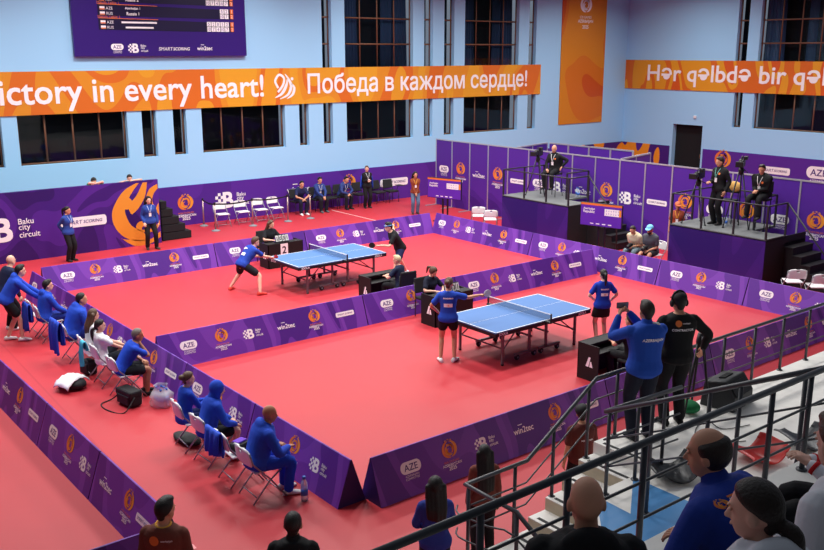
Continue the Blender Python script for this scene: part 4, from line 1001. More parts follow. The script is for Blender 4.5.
def person(label, loc, deg, H=1.75, sex='m', pel=(0, 0, .93), lean=(0, 0), side=0, twist=0, head=(0, 0), hands=None, elbows=None, feet=None, knees=None, grip=(0, 0), build=1.0,
           top=None, sleeve='long', bottom=None, btype='trousers', shoe=(230, 230, 232), skin='tan', hair=('short', 'black'), hood=False, lanyard=None, group=None, vox=.013, hem=-.09, fingers=True, beltline=True, inner=None, shoes=True, collar=False, bare_neck=True, short=.72):
    s = H/1.725; TB = TORSOF if sex == 'f' else TORSO; sw = .152 if sex == 'f' else .175
    Z = Vector((0, 0, 1))
    P0 = Vector(pel)
    la, lb = R(lean[0]), R(lean[1])
    d1 = Vector((math.sin(la), math.sin(R(side)), math.cos(la))).normalized(); d2 = Vector((math.sin(lb), math.sin(R(side*1.2)), math.cos(lb))).normalized()
    lat0 = Vector((0, 1, 0)); lat1 = Vector((-math.sin(R(twist)), math.cos(R(twist)), 0)); lat1 = (lat1-d2*lat1.dot(d2)).normalized()
    def spine(t):
        if t < .1: return P0+d1*t
        if t < .34:
            u = (t-.1)/.24; m = (d1*(1-u/2)+d2*(u/2)); return P0+d1*.1+m*(t-.1)
        return spine(.3399)+d2*(t-.34)
    def dirs(t):
        u = min(1, max(0, (t-.05)/.3)); d = (d1*(1-u)+d2*u).normalized(); l = (lat0*(1-u)+lat1*u); l = (l-d*l.dot(d)).normalized(); return d, l, l.cross(d)
    def torso_rings(t0, t1, ex, n=20, flare=0):
        out = []
        tb = [r for r in TB if t0 < r[0] < t1]
        def at(t):
            for a, b in zip(TB, TB[1:]):
                if a[0] <= t <= b[0]: u = (t-a[0])/(b[0]-a[0]); return tuple(a[i]+(b[i]-a[i])*u for i in range(4))
            return TB[0] if t < TB[0][0] else TB[-1]
        for r in [at(t0)]+tb+[at(t1)]:
            t = r[0]; d, l, f = dirs(t); k = max(0, (.1-t)/.2)*flare
            a, b = r[1]*build+ex+k, r[2]*build*(1 if build < 1.02 else build)+ex+k; c = spine(t)+f*r[3]
            ring = []
            for j in range(n):
                q = 2*math.pi*j/n; ce, se = math.cos(q), math.sin(q)
                ring.append(c+f*(b*math.copysign(abs(ce)**.9, ce))+l*(a*math.copysign(abs(se)**.85, se)))
            out.append(ring)
        return out
    C7 = spine(.52); sh = {1: spine(.44)+lat1*sw*build, -1: spine(.44)-lat1*sw*build}
    d3 = (d2*.6+Z*.55+Vector((.12, 0, 0))).normalized(); HB = C7+d3*.062
    hy = R(head[0]+twist); hp = R(head[1])
    hf = Vector((math.cos(hy)*math.cos(hp), math.sin(hy)*math.cos(hp), -math.sin(hp))); hl = Vector((-math.sin(hy), math.cos(hy), 0)); hu = hf.cross(hl)
    HC = HB+hu*.083+hf*.02
    HM = Matrix((hf, hl, hu)).transposed()
    hip = {k: P0+Vector((0, k*.09, -.02)) for k in (1, -1)}
    feet = feet or {1: (0, .1, .085, 8), -1: (0, -.1, .085, -8)}
    knees = knees or {1: (1, .1, 0), -1: (1, -.1, 0)}
    hands = hands or {}; elbows = elbows or {}
    arms, legs = {}, {}
    for k in (1, -1):
        T = Vector(hands.get(k, tuple(sh[k]+Vector((.05, k*.07, -.53)))))
        E, Wr = ik(sh[k], T, .285, .255, elbows.get(k, (-1, k*.5, -.2))); arms[k] = (sh[k], E, Wr)
        f = feet[k]; K, A = ik(hip[k], Vector(f[:3]), .435, .425, knees[k]); legs[k] = (hip[k], K, A)
    b_ = build
    # ---------- body
    mb = MB(); mb.rings(torso_rings(-.12, .535, 0))
    mb.limb([spine(.47), C7, HB, HB+hu*.03], [.07, .058, .053, .05] if sex == 'm' else [.055, .048, .045, .043])
    for k in (1, -1):
        S, E, W_ = arms[k]; mb.limb(sub([S, (S+E)/2, E, (E+W_)/2, W_]), lerpr([.056*b_, .046*b_, .038*b_, .035*b_, .026]), 12)
        h_, K, A = legs[k]; mb.limb(sub([h_, (h_+K)/2, K, K+(A-K)*.3, A]), lerpr([.088*b_, .074*b_, .055, .054, .036]), 14)
        a = R(feet[k][3]); fd = Vector((math.cos(a), math.sin(a), 0)); fp = feet[k][4] if len(feet[k]) > 4 else 0
        fd = Vector((fd.x*math.cos(R(fp)), fd.y*math.cos(R(fp)), -math.sin(R(fp))))
        mb.limb([A, A+fd*-.045+Z*-.045, A+fd*.05+Z*-.045, A+fd*.15+Z*-.058], [.036, .034, .036, .024], 10)
    mb.ell(HC+HM @ Vector((-.008, 0, .022)), (.096, .076, .1), HM, 18, 12); mb.ell(HC+HM @ Vector((.022, 0, -.048)), (.07, .06, .078), HM, 16, 10)
    mb.ell(HC+HM @ Vector((.052, 0, -.088)), (.03, .034, .028), HM)
    mb.limb([HC+HM @ Vector((.084, 0, .01)), HC+HM @ Vector((.106, 0, -.032))], [.009, .015], 8)
    mb.ell(HC+HM @ Vector((.075, 0, .028)), (.02, .05, .014), HM)
    for k in (1, -1): mb.ell(HC+HM @ Vector((-.008, k*.08, -.012)), (.022, .011, .034), HM, 10, 7)
    # hands: palm
    HD = {}
    for k in (1, -1):
        S, E, W_ = arms[k]; d = (W_-E).normalized(); n = d.cross(Vector((0, 0, 1)))
        n = n.normalized() if n.length > .2 else Vector((0, 1, 0))*k
        sidev = n if abs(d.z) < .8 else Vector((1, 0, 0)); sidev = (sidev-d*sidev.dot(d)).normalized(); pn = d.cross(sidev)
        HD[k] = (W_, d, sidev, pn)
        for j in (-.025, 0, .025): mb.limb([W_-d*.01, W_+d*.05+sidev*j, W_+d*.088+sidev*j*1.25], [.02, .017, .014], 8)
    body = remesh(mb, vox*s if vox > .008 else vox, 3)
    ex = MB()
    if fingers:
        for k in (1, -1):
            W_, d, sv, pn = HD[k]; g = grip[0 if k == 1 else 1]; base_curl = 75 if g else 22
            pdir = pn*(1 if pn.dot(Vector((0, 0, -1)) if abs(d.z) < .8 else -lat1*k) > 0 else -1)
            inn = sv*(1 if sv.dot(hf if abs(d.z) >= .8 else -lat0*k) > 0 else -1)
            for j, L in zip((-.033, -.011, .011, .033), (.062, .074, .078, .07)):
                p = W_+d*.078+inn*j; pts = [p-d*.015]; a = 0
                for q in range(3):
                    a += R(base_curl*(.7 if q == 0 else 1)); p = p+(d*math.cos(a)+pdir*math.sin(a))*L*(.45, .32, .23)[q]; pts.append(p)
                ex.limb([pts[0]]+pts[1:], [.0095, .009, .008, .007], 6)
            p = W_+d*.022+inn*.02; ex.limb([p, p+inn*.03+d*.025+pdir*.01, p+inn*.035+d*.06+pdir*(.02+.02*g)], [.012, .0105, .008], 6)
    for k in (1, -1):
        c = HC+HM @ Vector((.083, k*.031, .006)); ex.ell(c, (.008, .014, .008), HM, 8, 5, 1)
        ex.ell(c+HM @ Vector((.004, 0, 0)), (.006, .0065, .0065), HM, 8, 5, 2)
        ex.ell(HC+HM @ Vector((.088, k*.032, .03)), (.006, .019, .004), HM, 8, 5, 4)
    ex.ell(HC+HM @ Vector((.09, 0, -.062)), (.008, .024, .006), HM, 8, 5, 3)
    hm_ = HAIRM.get(hair[1], HAIRM['dark'])
    add_mesh(body, ex, [SKIN[skin], eyew_m, eye_m, lip_m, hm_])
    SM = Matrix.Scale(s, 4); body.transform(SM)
    root = link('person', body, None, loc, R(deg)); tag(root, label, 'person', group)
    def part(name, me): me.transform(SM); me.name = name; return link(name, me, root)
    def fin(me, m):
        me.materials.clear(); me.materials.append(m); return me
    out = dict(root=root, s=s, spine=spine, dirs=dirs, HC=HC*s, HM=HM, arms=arms, legs=legs, HD=HD, TB=TB)
    # ---------- lower clothing
    bm_ = cloth('bottom_%d_%d_%d' % bottom, bottom) if bottom else None
    if bottom:
        mb = MB()
        if btype == 'skirt':
            rs = torso_rings(-.1, .1, .016, 24)
            d, l, f = dirs(0); low = []
            cK = (legs[1][0]+legs[-1][0])/2; dn = ((legs[1][1]+legs[-1][1])/2-cK).normalized()
            for t in (.3, .16): low.append([cK+dn*t+(l*math.sin(2*math.pi*j/24)*(.195+.06*t)+f*math.cos(2*math.pi*j/24)*(.145+.05*t)) for j in range(24)])
            mb.rings(low+rs[1:])
            for k in (1, -1): mb.limb([legs[k][0], legs[k][0]+(legs[k][1]-legs[k][0])*.3], [.1, .1])
        else:
            mb.rings(torso_rings(-.13, .1, .014))
            for k in (1, -1):
                h_, K, A = legs[k]
                if btype == 'shorts': mb.limb(sub([h_, h_+(K-h_)*short*.6, h_+(K-h_)*short]), lerpr([.103*b_, .1*b_, .098]), 14)
                else: mb.limb(sub([h_, (h_+K)/2, K, (K+A)/2, A+(K-A)*.04]), lerpr([.103*b_, .092*b_, .077, .073, .068]), 14)
        out['bottom'] = part('trousers' if btype == 'trousers' else btype, fin(remesh(mb, vox*s, 4), bm_))
    # ---------- upper clothing
    if top:
        tm = cloth('top_%d_%d_%d' % top, top); mb = MB(); mb.rings(torso_rings(hem, .534, .022 if not hood else .034, flare=.02))
        for k in (1, -1):
            S, E, W_ = arms[k]
            S0 = S-lat1*k*.05
            if sleeve == 'long':
                lo = 1.14 if hood else 1
                e = W_-(W_-E)*.06; mb.limb(sub([S0, S, (S+E)/2, E, (E+e)/2, e]), lerpr([.06, .066*b_*lo, .06*b_*lo, .053*b_*lo, .049*b_*lo, .04*lo]), 12)
            elif sleeve == 'short':
                mb.limb(sub([S0, S, S+(E-S)*.45, S+(E-S)*.68]), lerpr([.06, .066*b_, .062*b_, .066*b_]), 12)
            else: mb.limb([S0, S], [.068, .062])
        if hood == 'down':
            d, l, f = dirs(.5); c = C7-f*.09-d*.015
            mb.ell(c, (.065, .135, .085), Matrix((f, l, d)).transposed())
            mb.tube([C7+f*.05-d*.02+l*0, C7+l*.08+f*.01+d*.01, C7-f*.06+l*.05+d*.02, C7-f*.06-l*.05+d*.02, C7-l*.08+f*.01+d*.01, C7+f*.05-d*.02-l*.001], .028, 8)
        if collar: mb.limb([C7-d2*.03, C7+d3*.025], [.078, .068])
        me = fin(remesh(mb, vox*s, 4), tm); out['top'] = part({'long': 'jacket' if hood or collar else 'shirt'}.get(sleeve, 'shirt'), me)
        if hood == 'up':
            mh = MB(); mh.ell(HC+HM @ Vector((-.022, 0, .025)), (.118, .105, .125), HM, 18, 12); mh.limb([C7-hf*.02, HC+HM @ Vector((-.03, 0, -.06))], [.1, .095])
            part('hood', fin(remesh(mh, vox*s, 4), tm))
    # ---------- hair
    st = hair[0]
    if st != 'bald':
        hb = MB(); v = min(vox, .011)*s
        thick = {'crop': .010, 'fringe': .012, 'bun': .014, 'lowpony': .014, 'pony': .014, 'bangs': .018, 'short': .014, 'quiff': .015}.get(st, .02)
        womanly = st in ('long', 'bangs', 'side')
        n_ = Vector((-.86, 0, .5)) if womanly else (Vector((-.72, 0, .69)) if st != 'bun' and 'pony' not in st else Vector((-.62, 0, .78)))
        pc = Vector((.075, 0, .03)) if st == 'bangs' else Vector((.066, 0, .062))
        if st == 'fringe': n_ = Vector((-.93, 0, .36)); pc = Vector((.03, 0, -.01))
        rs = []; rows, seg = 26, 30
        for i in range(rows):
            a_ = -math.pi/2+math.pi*(i+.25)/(rows-.5); ring = []
            for k in range(seg):
                u = Vector((math.cos(a_)*math.cos(2*math.pi*k/seg), math.cos(a_)*math.sin(2*math.pi*k/seg), math.sin(a_)))
                q = Vector((u.x*.096-.008, u.y*.076, u.z*.1+.022)); h_ = (q-pc).dot(n_)
                w_ = min(1, max(0, (h_+.004)/.035)); w_ = w_*w_*(3-2*w_)
                if st == 'fringe': w_ *= min(1, max(0, (.088-q.z-.3*q.x)/.04))
                off = -.012+(thick+.012)*w_
                ring.append(HC+HM @ (q+Vector((u.x, u.y, u.z))*off))
            rs.append(ring)
        hb.rings(rs, 0, True)
        if not womanly and st != 'fringe': hb.ell(HC+HM @ Vector((-.058, 0, -.05)), (.034, .05, .045), HM, 14, 9)
        tails = []
        if st in ('short', 'quiff'): hb.ell(HC+HM @ Vector((.018, 0, .108)), (.072, .062, .03 if st == 'short' else .036), HM)
        if st == 'bun': hb.ell(HC+HM @ Vector((-.125, 0, .03)), (.05, .055, .05), HM)
        if st in ('pony', 'lowpony'):
            z0 = .05 if st == 'pony' else -.05
            a0 = HC+HM @ Vector((-.1, 0, z0)); back = HM @ Vector((-1, 0, 0)); back.z = 0; back.normalize()
            hb.limb(sub([a0, a0+back*.05-Z*.03, a0+back*.06-Z*.14, a0+back*.04-Z*.28]), lerpr([.03, .036, .034, .012]), 10)
        if st in ('long', 'side'):
            back = HM @ Vector((-1, 0, 0)); back.z = 0; back.normalize(); L = hair[2] if len(hair) > 2 else .42
            for y in (-.085, -.043, 0, .043, .085):
                a0 = HC+HM @ Vector((-.07+.5*abs(y)*.6, y, .02)); dz = -(L-.015*abs(y)/.07)
                q = C7-dirs(.5)[2]*.1
                hb.limb(sub([a0, a0+back*.035+Z*dz*.35, a0+back*.085+Z*dz*.7, a0+back*.095+Z*dz]), lerpr([.045, .046, .044, .034]), 10)
        if st == 'side' :
            pass
        part('hair', fin(remesh(hb, v, 3), hm_))
    # ---------- shoes
    if shoes:
        sm_ = cloth('shoe_%d_%d_%d' % shoe, shoe)
        for k in (1, -1):
            A = legs[k][2]; a = R(feet[k][3]); fp = feet[k][4] if len(feet[k]) > 4 else 0
            M3 = Matrix.Rotation(a, 3, 'Z') @ Matrix.Rotation(R(fp), 3, 'Y'); mb = MB(); rs = []
            for x, w, h0 in ((-.085, .02, .04), (-.075, .036, .075), (-.03, .043, .095), (.03, .046, .085), (.09, .05, .062), (.15, .044, .048), (.18, .022, .03)):
                rs.append([A+M3 @ Vector((x, w*math.sin(2*math.pi*j/12), -.083+h0/2*(1-math.cos(2*math.pi*j/12)))) for j in range(12)])
            mb.rings(rs, 0, True); part('shoe', mb.mesh('shoe', sm_))
    if lanyard:
        lm = cloth('lanyard_%d_%d_%d' % lanyard, lanyard); d, l, f = dirs(.45); mb = MB()
        bv = BVHTree.FromPolygons([v.co.copy() for v in out['top'].data.vertices], [tuple(p.vertices) for p in out['top'].data.polygons])
        def onfront(t, y, lift=.006):
            c = spine(t)+l*y; o_ = (c+f*.5)*s; h = bv.ray_cast(o_, -f); return (h[0]+f*lift) if h[0] is not None else (c+f*.14)*s
        A = [onfront(.505-.25*u, .07*(1-u)) for u in (0, .25, .5, .75, 1)]; B = [onfront(.505-.25*u, -.07*(1-u)) for u in (0, .25, .5, .75, 1)]
        for q in (A, B): mb.tube(q, .007*s, 5)
        part_ = mb.mesh('lanyard', lm); o = link('lanyard', part_, root)
        c = onfront(.215, 0, .014); card = MB().box(c, (.01, .075*s, .11*s), mtx=Matrix((f, l, d)).transposed()); o = card.build('badge', M_white, root)
    out['f'] = lambda F, name, t, y, size, back=True, mats=PRINT: _print(out, F, name, t, y, size, back, mats)
    return out
def _print(P, F, name, t, y, size, back, mats, up=0):
    """lay flat artwork on a garment by projecting every point on the cloth"""
    top = P['top']; s = P['s']; d, l, f = P['dirs'](t); c = P['spine'](t)
    bv = BVHTree.FromPolygons([v.co.copy() for v in top.data.vertices], [tuple(p.vertices) for p in top.data.polygons])
    sg = -1 if back else 1; vs = []
    for x, yy, z in F.v:
        q = c+l*(-x*size*(1 if back else -1)+y)+d*(yy*size) ; o = (q+f*sg*.6)*s; h = bv.ray_cast(o, -f*sg)
        p = h[0] if h[0] is not None else (q+f*sg*.13)*s
        vs.append(p+f*sg*(.006+z*.6))
    me = bpy.data.meshes.new(name); me.from_pydata(vs, [], F.f)
    for m in mats: me.materials.append(m)
    me.polygons.foreach_set('material_index', F.m); return link(name, me, P['root'])
def ftext(t, bold=.02, mi=0):
    F = Flat(); F.text(t, 0, 0, mi, w=1, bold=bold, lay=1); return F
ROYAL, NAVY, BLACK, WHITE, POLO = (36, 76, 196), (34, 42, 84), (26, 26, 30), (236, 236, 240), (44, 70, 150)
SIT = dict(pel=(0, 0, .545), feet={1: (.40, .11, .085, 6), -1: (.40, -.11, .085, -6)})
def sit(**k):
    d = dict(SIT); d.update(k); return d
LAP = {1: (.36, .06, .62), -1: (.36, -.06, .62)}

# --- players, nearer court
P = person('woman player in blue and black reaching a white paddle over the nearer net', (-1.72, .22, 0), 48, 1.72, 'f', top=(34, 74, 186), sleeve='short', bottom=(24, 24, 28), btype='shorts', short=.45, skin='tan', hair=('bun', 'brown'),
    hands={-1: (.28, -.60, 1.30), 1: (.14, .20, .98)}, elbows={-1: (0, -.3, -1), 1: (-.5, 1, 0)}, head=(-15, 8), grip=(0, 1), feet={1: (-.02, .14, .085, 15), -1: (.02, -.13, .085, -25)})
F = Flat(); F.grid(0, 0, .9, .38, 0, 1, 8, 4); F.text('16', 0, 0, 1, h=.22, bold=.02, lay=2); P['f'](F, 'number_bib', .26, 0, .19)
P['f'](ftext('TUNEMAROVA'), 'shirt_name', .41, 0, .2) if False else None
F = Flat()
for k in range(9): F.rect(-.44+.11*k, 0, .075, .14, 0, 1)
P['f'](F, 'shirt_lettering', .40, 0, .2)
def paddle(P, k, rubber, label, dirv=None, s=None):
    W_, d, sv, pn = P['HD'][k]; s = P['s']; M = P['root'].matrix_basis
    M = Matrix.Translation(P['root'].location) @ P['root'].rotation_euler.to_matrix().to_4x4()
    h0 = M @ ((W_+d*.075)*s); dd = (M.to_3x3() @ (dirv if dirv is not None else d)).normalized()
    a = dd.orthogonal().normalized(); nrm = dd.cross(Vector((0, 0, 1))); nrm = nrm.normalized() if nrm.length > .1 else a
    t = thing('table_tennis_paddle', label, 'paddle', h0, 0)
    MB().tube([dd*-.05, dd*.05], [.014, .012], 8).build('handle', mat('paddle_wood', (190, 140, 90), .5), t)
    c = dd*.13; u = dd; w = u.cross(nrm); mb = MB(); pts = [c+u*(.085*math.cos(2*math.pi*j/20))+w*(.076*math.sin(2*math.pi*j/20))-nrm*.006 for j in range(20)]
    mb.prism(pts, nrm*.012); mb.build('blade', rubber, t); return t
paddle(P, -1, mat('paddle_pale', (216, 216, 222), .5), 'pale table tennis paddle held out over the net by the woman player')
P = person('woman player with black ponytail, blue shirt and black skirt beyond the nearer table', (1.55, -.9, 0), 62, 1.6, 'f', top=(26, 60, 176), sleeve='short', bottom=(22, 22, 26), btype='skirt', skin='fair', hair=('pony', 'black'),
    hands={1: (.2, .16, 1.02), -1: (.12, -.24, .95)}, elbows={1: (-.6, 1, -.3), -1: (-.6, -1, -.3)})
F = Flat(); F.grid(0, 0, .9, .36, 0, 1, 8, 4); F.text('8', 0, 0, 1, h=.22, bold=.02, lay=2); P['f'](F, 'number_bib', .24, 0, .19)
F = Flat()
for k in range(7): F.rect(-.42+.14*k, 0, .1, .16, 0, 1)
P['f'](F, 'shirt_lettering', .36, 0, .2)
# --- umpires
SITD = dict(hands={1: (.40, .12, .76), -1: (.40, -.12, .76)}, elbows={1: (0, 1, -.8), -1: (0, -1, -.8)})
P = person('woman umpire with a brown fringe seated behind the desk of the nearer table', (-.05, 2.84, 0), -88, 1.62, 'f', **sit(**SITD), top=(24, 28, 48), sleeve='short', bottom=(26, 26, 30), shoe=(30, 30, 32), skin='fair', hair=('bangs', 'brown'), head=(10, 22), lean=(8, 14))
mb = MB().limb(sub([P['HC']+P['HM'] @ Vector((-.1, 0, .06)), P['HC']+P['HM'] @ Vector((-.17, 0, .02)), P['HC']+P['HM'] @ Vector((-.16, 0, -.12))]), lerpr([.03, .035, .012])); mb.build('ponytail', HAIRM['brown'], P['root'])
person('umpire in black seated at the desk, mostly hidden behind the man taking a photo', (.15, -2.81, 0), 92, 1.70, 'm', **sit(**SITD), top=BLACK, sleeve='short', bottom=BLACK, shoe=(30, 30, 32), skin='tan', hair=('short', 'dark'), lean=(6, 10))
person('blond umpire in navy seen from behind at the desk of the far court', (.10, 4.05, 0), 112, 1.6, 'f', **sit(**SITD), top=(30, 40, 66), sleeve='short', bottom=(28, 28, 32), shoe=(30, 30, 32), skin='fair', hair=('short', 'blond'), head=(15, 8), lean=(6, 10))
P = person('long-haired woman umpire in black at the desk with the number 2 sheet', (-.04, 10.09, 0), -88, 1.64, 'f', **sit(**SITD), top=(26, 28, 34), sleeve='short', bottom=(26, 26, 30), shoe=(30, 30, 32), skin='fair', hair=('long', 'brown', .3), head=(25, 14), lean=(6, 10))
# --- players, far court
P = person('male player in a dark blue shirt crouching at the left of the far table', (-2.2, 7.5, 0), 8, 1.74, 'm', pel=(-.1, 0, .74), lean=(38, 46), top=(34, 66, 168), sleeve='short', bottom=(22, 24, 32), btype='shorts', shoe=(214, 70, 62), skin='fair', hair=('short', 'brown'),
    head=(-8, 14), hands={1: (.62, .12, .80), -1: (.66, -.16, .82)}, elbows={1: (-.6, .6, -1), -1: (-.6, -.6, -1)}, grip=(0, 1), feet={1: (-.16, .46, .085, 25), -1: (.04, -.5, .085, -15)}, knees={1: (1, .5, 0), -1: (1, -.5, 0)})
paddle(P, -1, mat('paddle_red', (190, 40, 40), .5), 'paddle held low by the crouching male player at the left end')
F = Flat(); F.grid(0, 0, .9, .5, 0, 1, 8, 4); P['f'](F, 'number_bib', .22, 0, .16); 
F = Flat(); F.disc(-.2, 0, .22, 0, 1); F.grid(.25, 0, .5, .16, 0, 1); P['f'](F, 'shirt_lettering', .38, .04, .16)
P = person('male player in a black shirt leaning in at the right end of the far table', (1.72, 6.2, 0), 172, 1.76, 'm', pel=(-.02, 0, .84), lean=(28, 36), twist=-22, top=(24, 24, 28), sleeve='short', bottom=(36, 42, 84), btype='shorts', shoe=(226, 226, 236), skin='fair', hair=('quiff', 'black'),
    head=(10, 8), hands={1: (.66, .14, .98), -1: (-.1, -.52, 1.30)}, elbows={1: (-.3, .8, -1), -1: (-1, -.4, -.8)}, grip=(1, 1), feet={1: (.36, .30, .085, 10), -1: (-.40, -.34, .1, -30)}, knees={1: (1, .3, 0), -1: (.8, -.6, 0)})
paddle(P, 1, mat('paddle_black', (30, 30, 32), .5), 'paddle held by the male player in black at the right end')
mb = MB(); mb.tube([P['HC']+P['HM'] @ Vector((.103*math.cos(a), .088*math.sin(a), .045)) for a in [2*math.pi*k/20 for k in range(20)]], .016, 6, closed=True); mb.build('headband', mat('headband_blue', (70, 130, 190), .7), P['root'])

# --- coaches and team mates along the left barrier
person('bald man in a navy jacket partly outside the left edge of the photo', (-7.82, 7.85, 0), 15, 1.74, 'm', top=(26, 34, 66), sleeve='long', bottom=(28, 28, 34), skin='fair', hair=('bald', 'dark'), lean=(18, 24), pel=(-.1, 0, .9), head=(5, 5))
P = person('standing man in a royal blue hoodie and black shorts leaning on a chair back', (-8.02, 7.0, 0), -12, 1.76, 'm', pel=(-.08, 0, .9), lean=(30, 36), top=ROYAL, sleeve='long', hood='down', bottom=(24, 24, 28), btype='shorts', shoe=(236, 236, 238), skin='fair', hair=('short', 'black'), head=(5, 4),
    hands={1: (.62, .16, .90), -1: (.60, -.2, .86)}, elbows={1: (-.2, .6, -1), -1: (-.2, -.6, -1)}, grip=(1, 1), feet={1: (-.1, .1, .085, 5), -1: (.16, -.1, .085, -5)})
t = MB().ell((0, 0, 0), (.08, .12, .05)).build('white_cloth', towel_m, None, (-7.4, 6.98, .86)); tag(t, 'crumpled white cloth under the hands of the leaning coach', 'cloth')
KN = dict(hands={1: (.42, .13, .60), -1: (.42, -.13, .60)}, elbows={1: (-.3, .8, -.6), -1: (-.3, -.8, -.6)})
person('seated dark-haired man in a royal blue hoodie beside the leaning coach', (-7.48, 6.55, 0), 0, 1.72, 'm', **sit(**KN), lean=(5, 14), top=ROYAL, hood='down', bottom=(28, 50, 140), skin='fair', hair=('short', 'black'), head=(-10, 0), shoe=(40, 40, 44))
person('broad seated man in a royal blue hoodie looking at the court', (-7.45, 4.95, 0), -2, 1.8, 'm', **sit(**KN), lean=(16, 26), build=1.12, top=ROYAL, hood='down', bottom=(28, 50, 140), skin='tan', hair=('crop', 'black'), head=(-12, 0), shoe=(40, 40, 44))
person('seated woman in a white shirt with long light brown hair', (-7.45, 3.87, 0), -5, 1.66, 'f', **sit(hands=LAP), lean=(4, 8), top=WHITE, sleeve='short', bottom=(30, 34, 60), btype='shorts', skin='fair', hair=('long', 'brown', .34), head=(5, 2))
person('seated black-haired woman in a white shirt with her knees drawn up', (-7.48, 3.22, 0), -6, 1.62, 'f', **sit(feet={1: (.44, .1, .34, 0, -15), -1: (.42, -.1, .20, 0, 0)}, hands={1: (.48, .06, .70), -1: (.46, -.08, .66)}), lean=(-8, 0), top=WHITE, sleeve='short', bottom=(28, 32, 44), btype='shorts', skin='fair', hair=('lowpony', 'black'), head=(-4, 4))
person('grey-haired man in a royal blue polo with his hand on his chin', (-7.45, 2.38, 0), -12, 1.7, 'm', **sit(hands={-1: (.34, -.06, .98), 1: (.38, .1, .62)}, elbows={-1: (.3, -.5, -1), 1: (-.3, .8, -.6)}), lean=(24, 36), top=(30, 72, 196), sleeve='short', collar=False, bottom=(26, 28, 36), btype='shorts', shoe=(30, 30, 34), skin='brown', hair=('crop', 'grey'), head=(-6, 4))
person('seated woman with a brown hair bun in a royal blue jacket', (-7.50, -.27, 0), -4, 1.58, 'f', **sit(hands={1: (.42, .05, .74), -1: (.44, -.05, .78)}), lean=(3, 10), top=(32, 72, 190), sleeve='long', bottom=(28, 40, 100), skin='fair', hair=('bun', 'brown'), head=(-2, 6), shoe=(230, 230, 232))
person('seated person with a royal blue hood pulled up and black shorts', (-7.49, -1.0, 0), -8, 1.66, 'm', **sit(**KN), lean=(12, 22), top=ROYAL, hood='up', sleeve='long', bottom=(24, 24, 28), btype='shorts', skin='fair', hair=('crop', 'dark'), head=(-14, 8), shoe=(210, 120, 110))
person('bald coach in a royal blue hoodie and trousers on the chair nearest the barrier end', (-7.45, -2.42, 0), -14, 1.75, 'm', **sit(hands={1: (.34, .14, .68), -1: (.42, -.1, .70)}, elbows={1: (-.3, .8, -.6), -1: (-.3, -.8, -.6)}), lean=(12, 22), build=1.08, top=ROYAL, hood='down', bottom=(28, 68, 196), skin='brown', hair=('bald', 'dark'), head=(-8, 6), shoe=(226, 222, 222))

# --- volunteers and staff at the back
VOL = dict(top=POLO, sleeve='long', bottom=BLACK, lanyard=(190, 200, 230), vox=.016)
person('woman in a blue shirt standing before the flame panel, hands behind her back', (-4.5, 13.88, 0), -62, 1.62, 'f', **VOL, skin='tan', hair=('pony', 'black'), shoe=(40, 36, 36), hands={1: (-.12, .08, .92), -1: (-.12, -.08, .92)}, head=(20, 5))
person('long-haired woman in a blue shirt standing in front of the orange flame', (-1.98, 13.98, 0), -100, 1.66, 'f', **VOL, skin='fair', hair=('long', 'black', .36), shoe=(60, 52, 52), hands={-1: (.12, -.2, .9), 1: (.05, .25, .85)}, head=(5, 5), feet={1: (.05, .16, .085, 20), -1: (0, -.12, .085, -8)})
person('person in green resting crossed arms on top of the flame panel', (-3.30, 15.02, .63), -90, 1.66, 'm', top=(36, 140, 90), sleeve='short', bottom=BLACK, skin='fair', hair=('short', 'black'), vox=.016, hands={1: (.26, .0, 1.49), -1: (.26, .06, 1.485)}, elbows={1: (.2, 1, .2), -1: (.2, -1, .2)}, lean=(10, 16), head=(0, 28))
person('person leaning head and arms on the panel edge above the flame', (-2.16, 15.02, .63), -90, 1.64, 'm', top=(90, 60, 50), sleeve='short', bottom=BLACK, skin='fair', hair=('short', 'black'), vox=.016, hands={1: (.26, .1, 1.51), -1: (.26, -.22, 1.51)}, elbows={1: (.2, 1, .2), -1: (.2, -1, .2)}, lean=(10, 14), head=(-12, 14))
o = struct(MB().box((-3.9, 15.15, .305), (5, .75, .61)).build('platform_riser', pside_m))
o.location.z = 0
LK = dict(hands={1: (.44, .04, .60), -1: (.44, -.04, .60)}, elbows={1: (0, 1, -.4), -1: (0, -1, -.4)})
person('leftmost seated volunteer in a navy shirt and white trainers by the wall', (4.98, 16.58, 0), -95, 1.74, 'm', **sit(**LK), lean=(22, 34), top=NAVY, sleeve='short', bottom=(26, 30, 52), skin='tan', hair=('short', 'black'), head=(0, 4), vox=.016, shoe=(236, 236, 238))
person('second seated volunteer by the wall with a white badge', (5.85, 16.58, 0), -92, 1.74, 'm', **sit(**LK), lean=(10, 16), top=(46, 66, 130), sleeve='long', bottom=(26, 28, 40), lanyard=(220, 224, 240), skin='tan', hair=('short', 'black'), head=(0, 6), vox=.016, shoe=(90, 92, 100))
person('third seated volunteer leaning forward below the round emblem', (6.94, 16.58, 0), -85, 1.74, 'm', **sit(**LK), lean=(22, 34), top=(48, 64, 124), sleeve='long', bottom=(26, 28, 40), lanyard=(220, 224, 240), skin='tan', hair=('short', 'black'), head=(0, 8), vox=.016, shoe=(34, 34, 38))
P = person('standing woman in black with a royal blue jacket on her shoulders by the wall', (7.73, 15.98, 0), -105, 1.66, 'f', top=(28, 28, 34), sleeve='long', bottom=BLACK, lanyard=(230, 230, 240), skin='fair', hair=('pony', 'brown'), head=(-25, 2), vox=.016, shoe=(34, 34, 38), hands={1: (.22, .02, 1.12), -1: (.22, -.04, 1.15)})
mb = MB(); rs = []
for z, w in ((1.36, .2), (1.2, .25), (.95, .27), (.78, .27)): rs.append([Vector((-.03-.14*math.cos(a)*(1 if abs(a) < 1.7 else .6), w*math.sin(a), z*P['s'])) for a in [-2.0+4.0*k/16 for k in range(17)]])
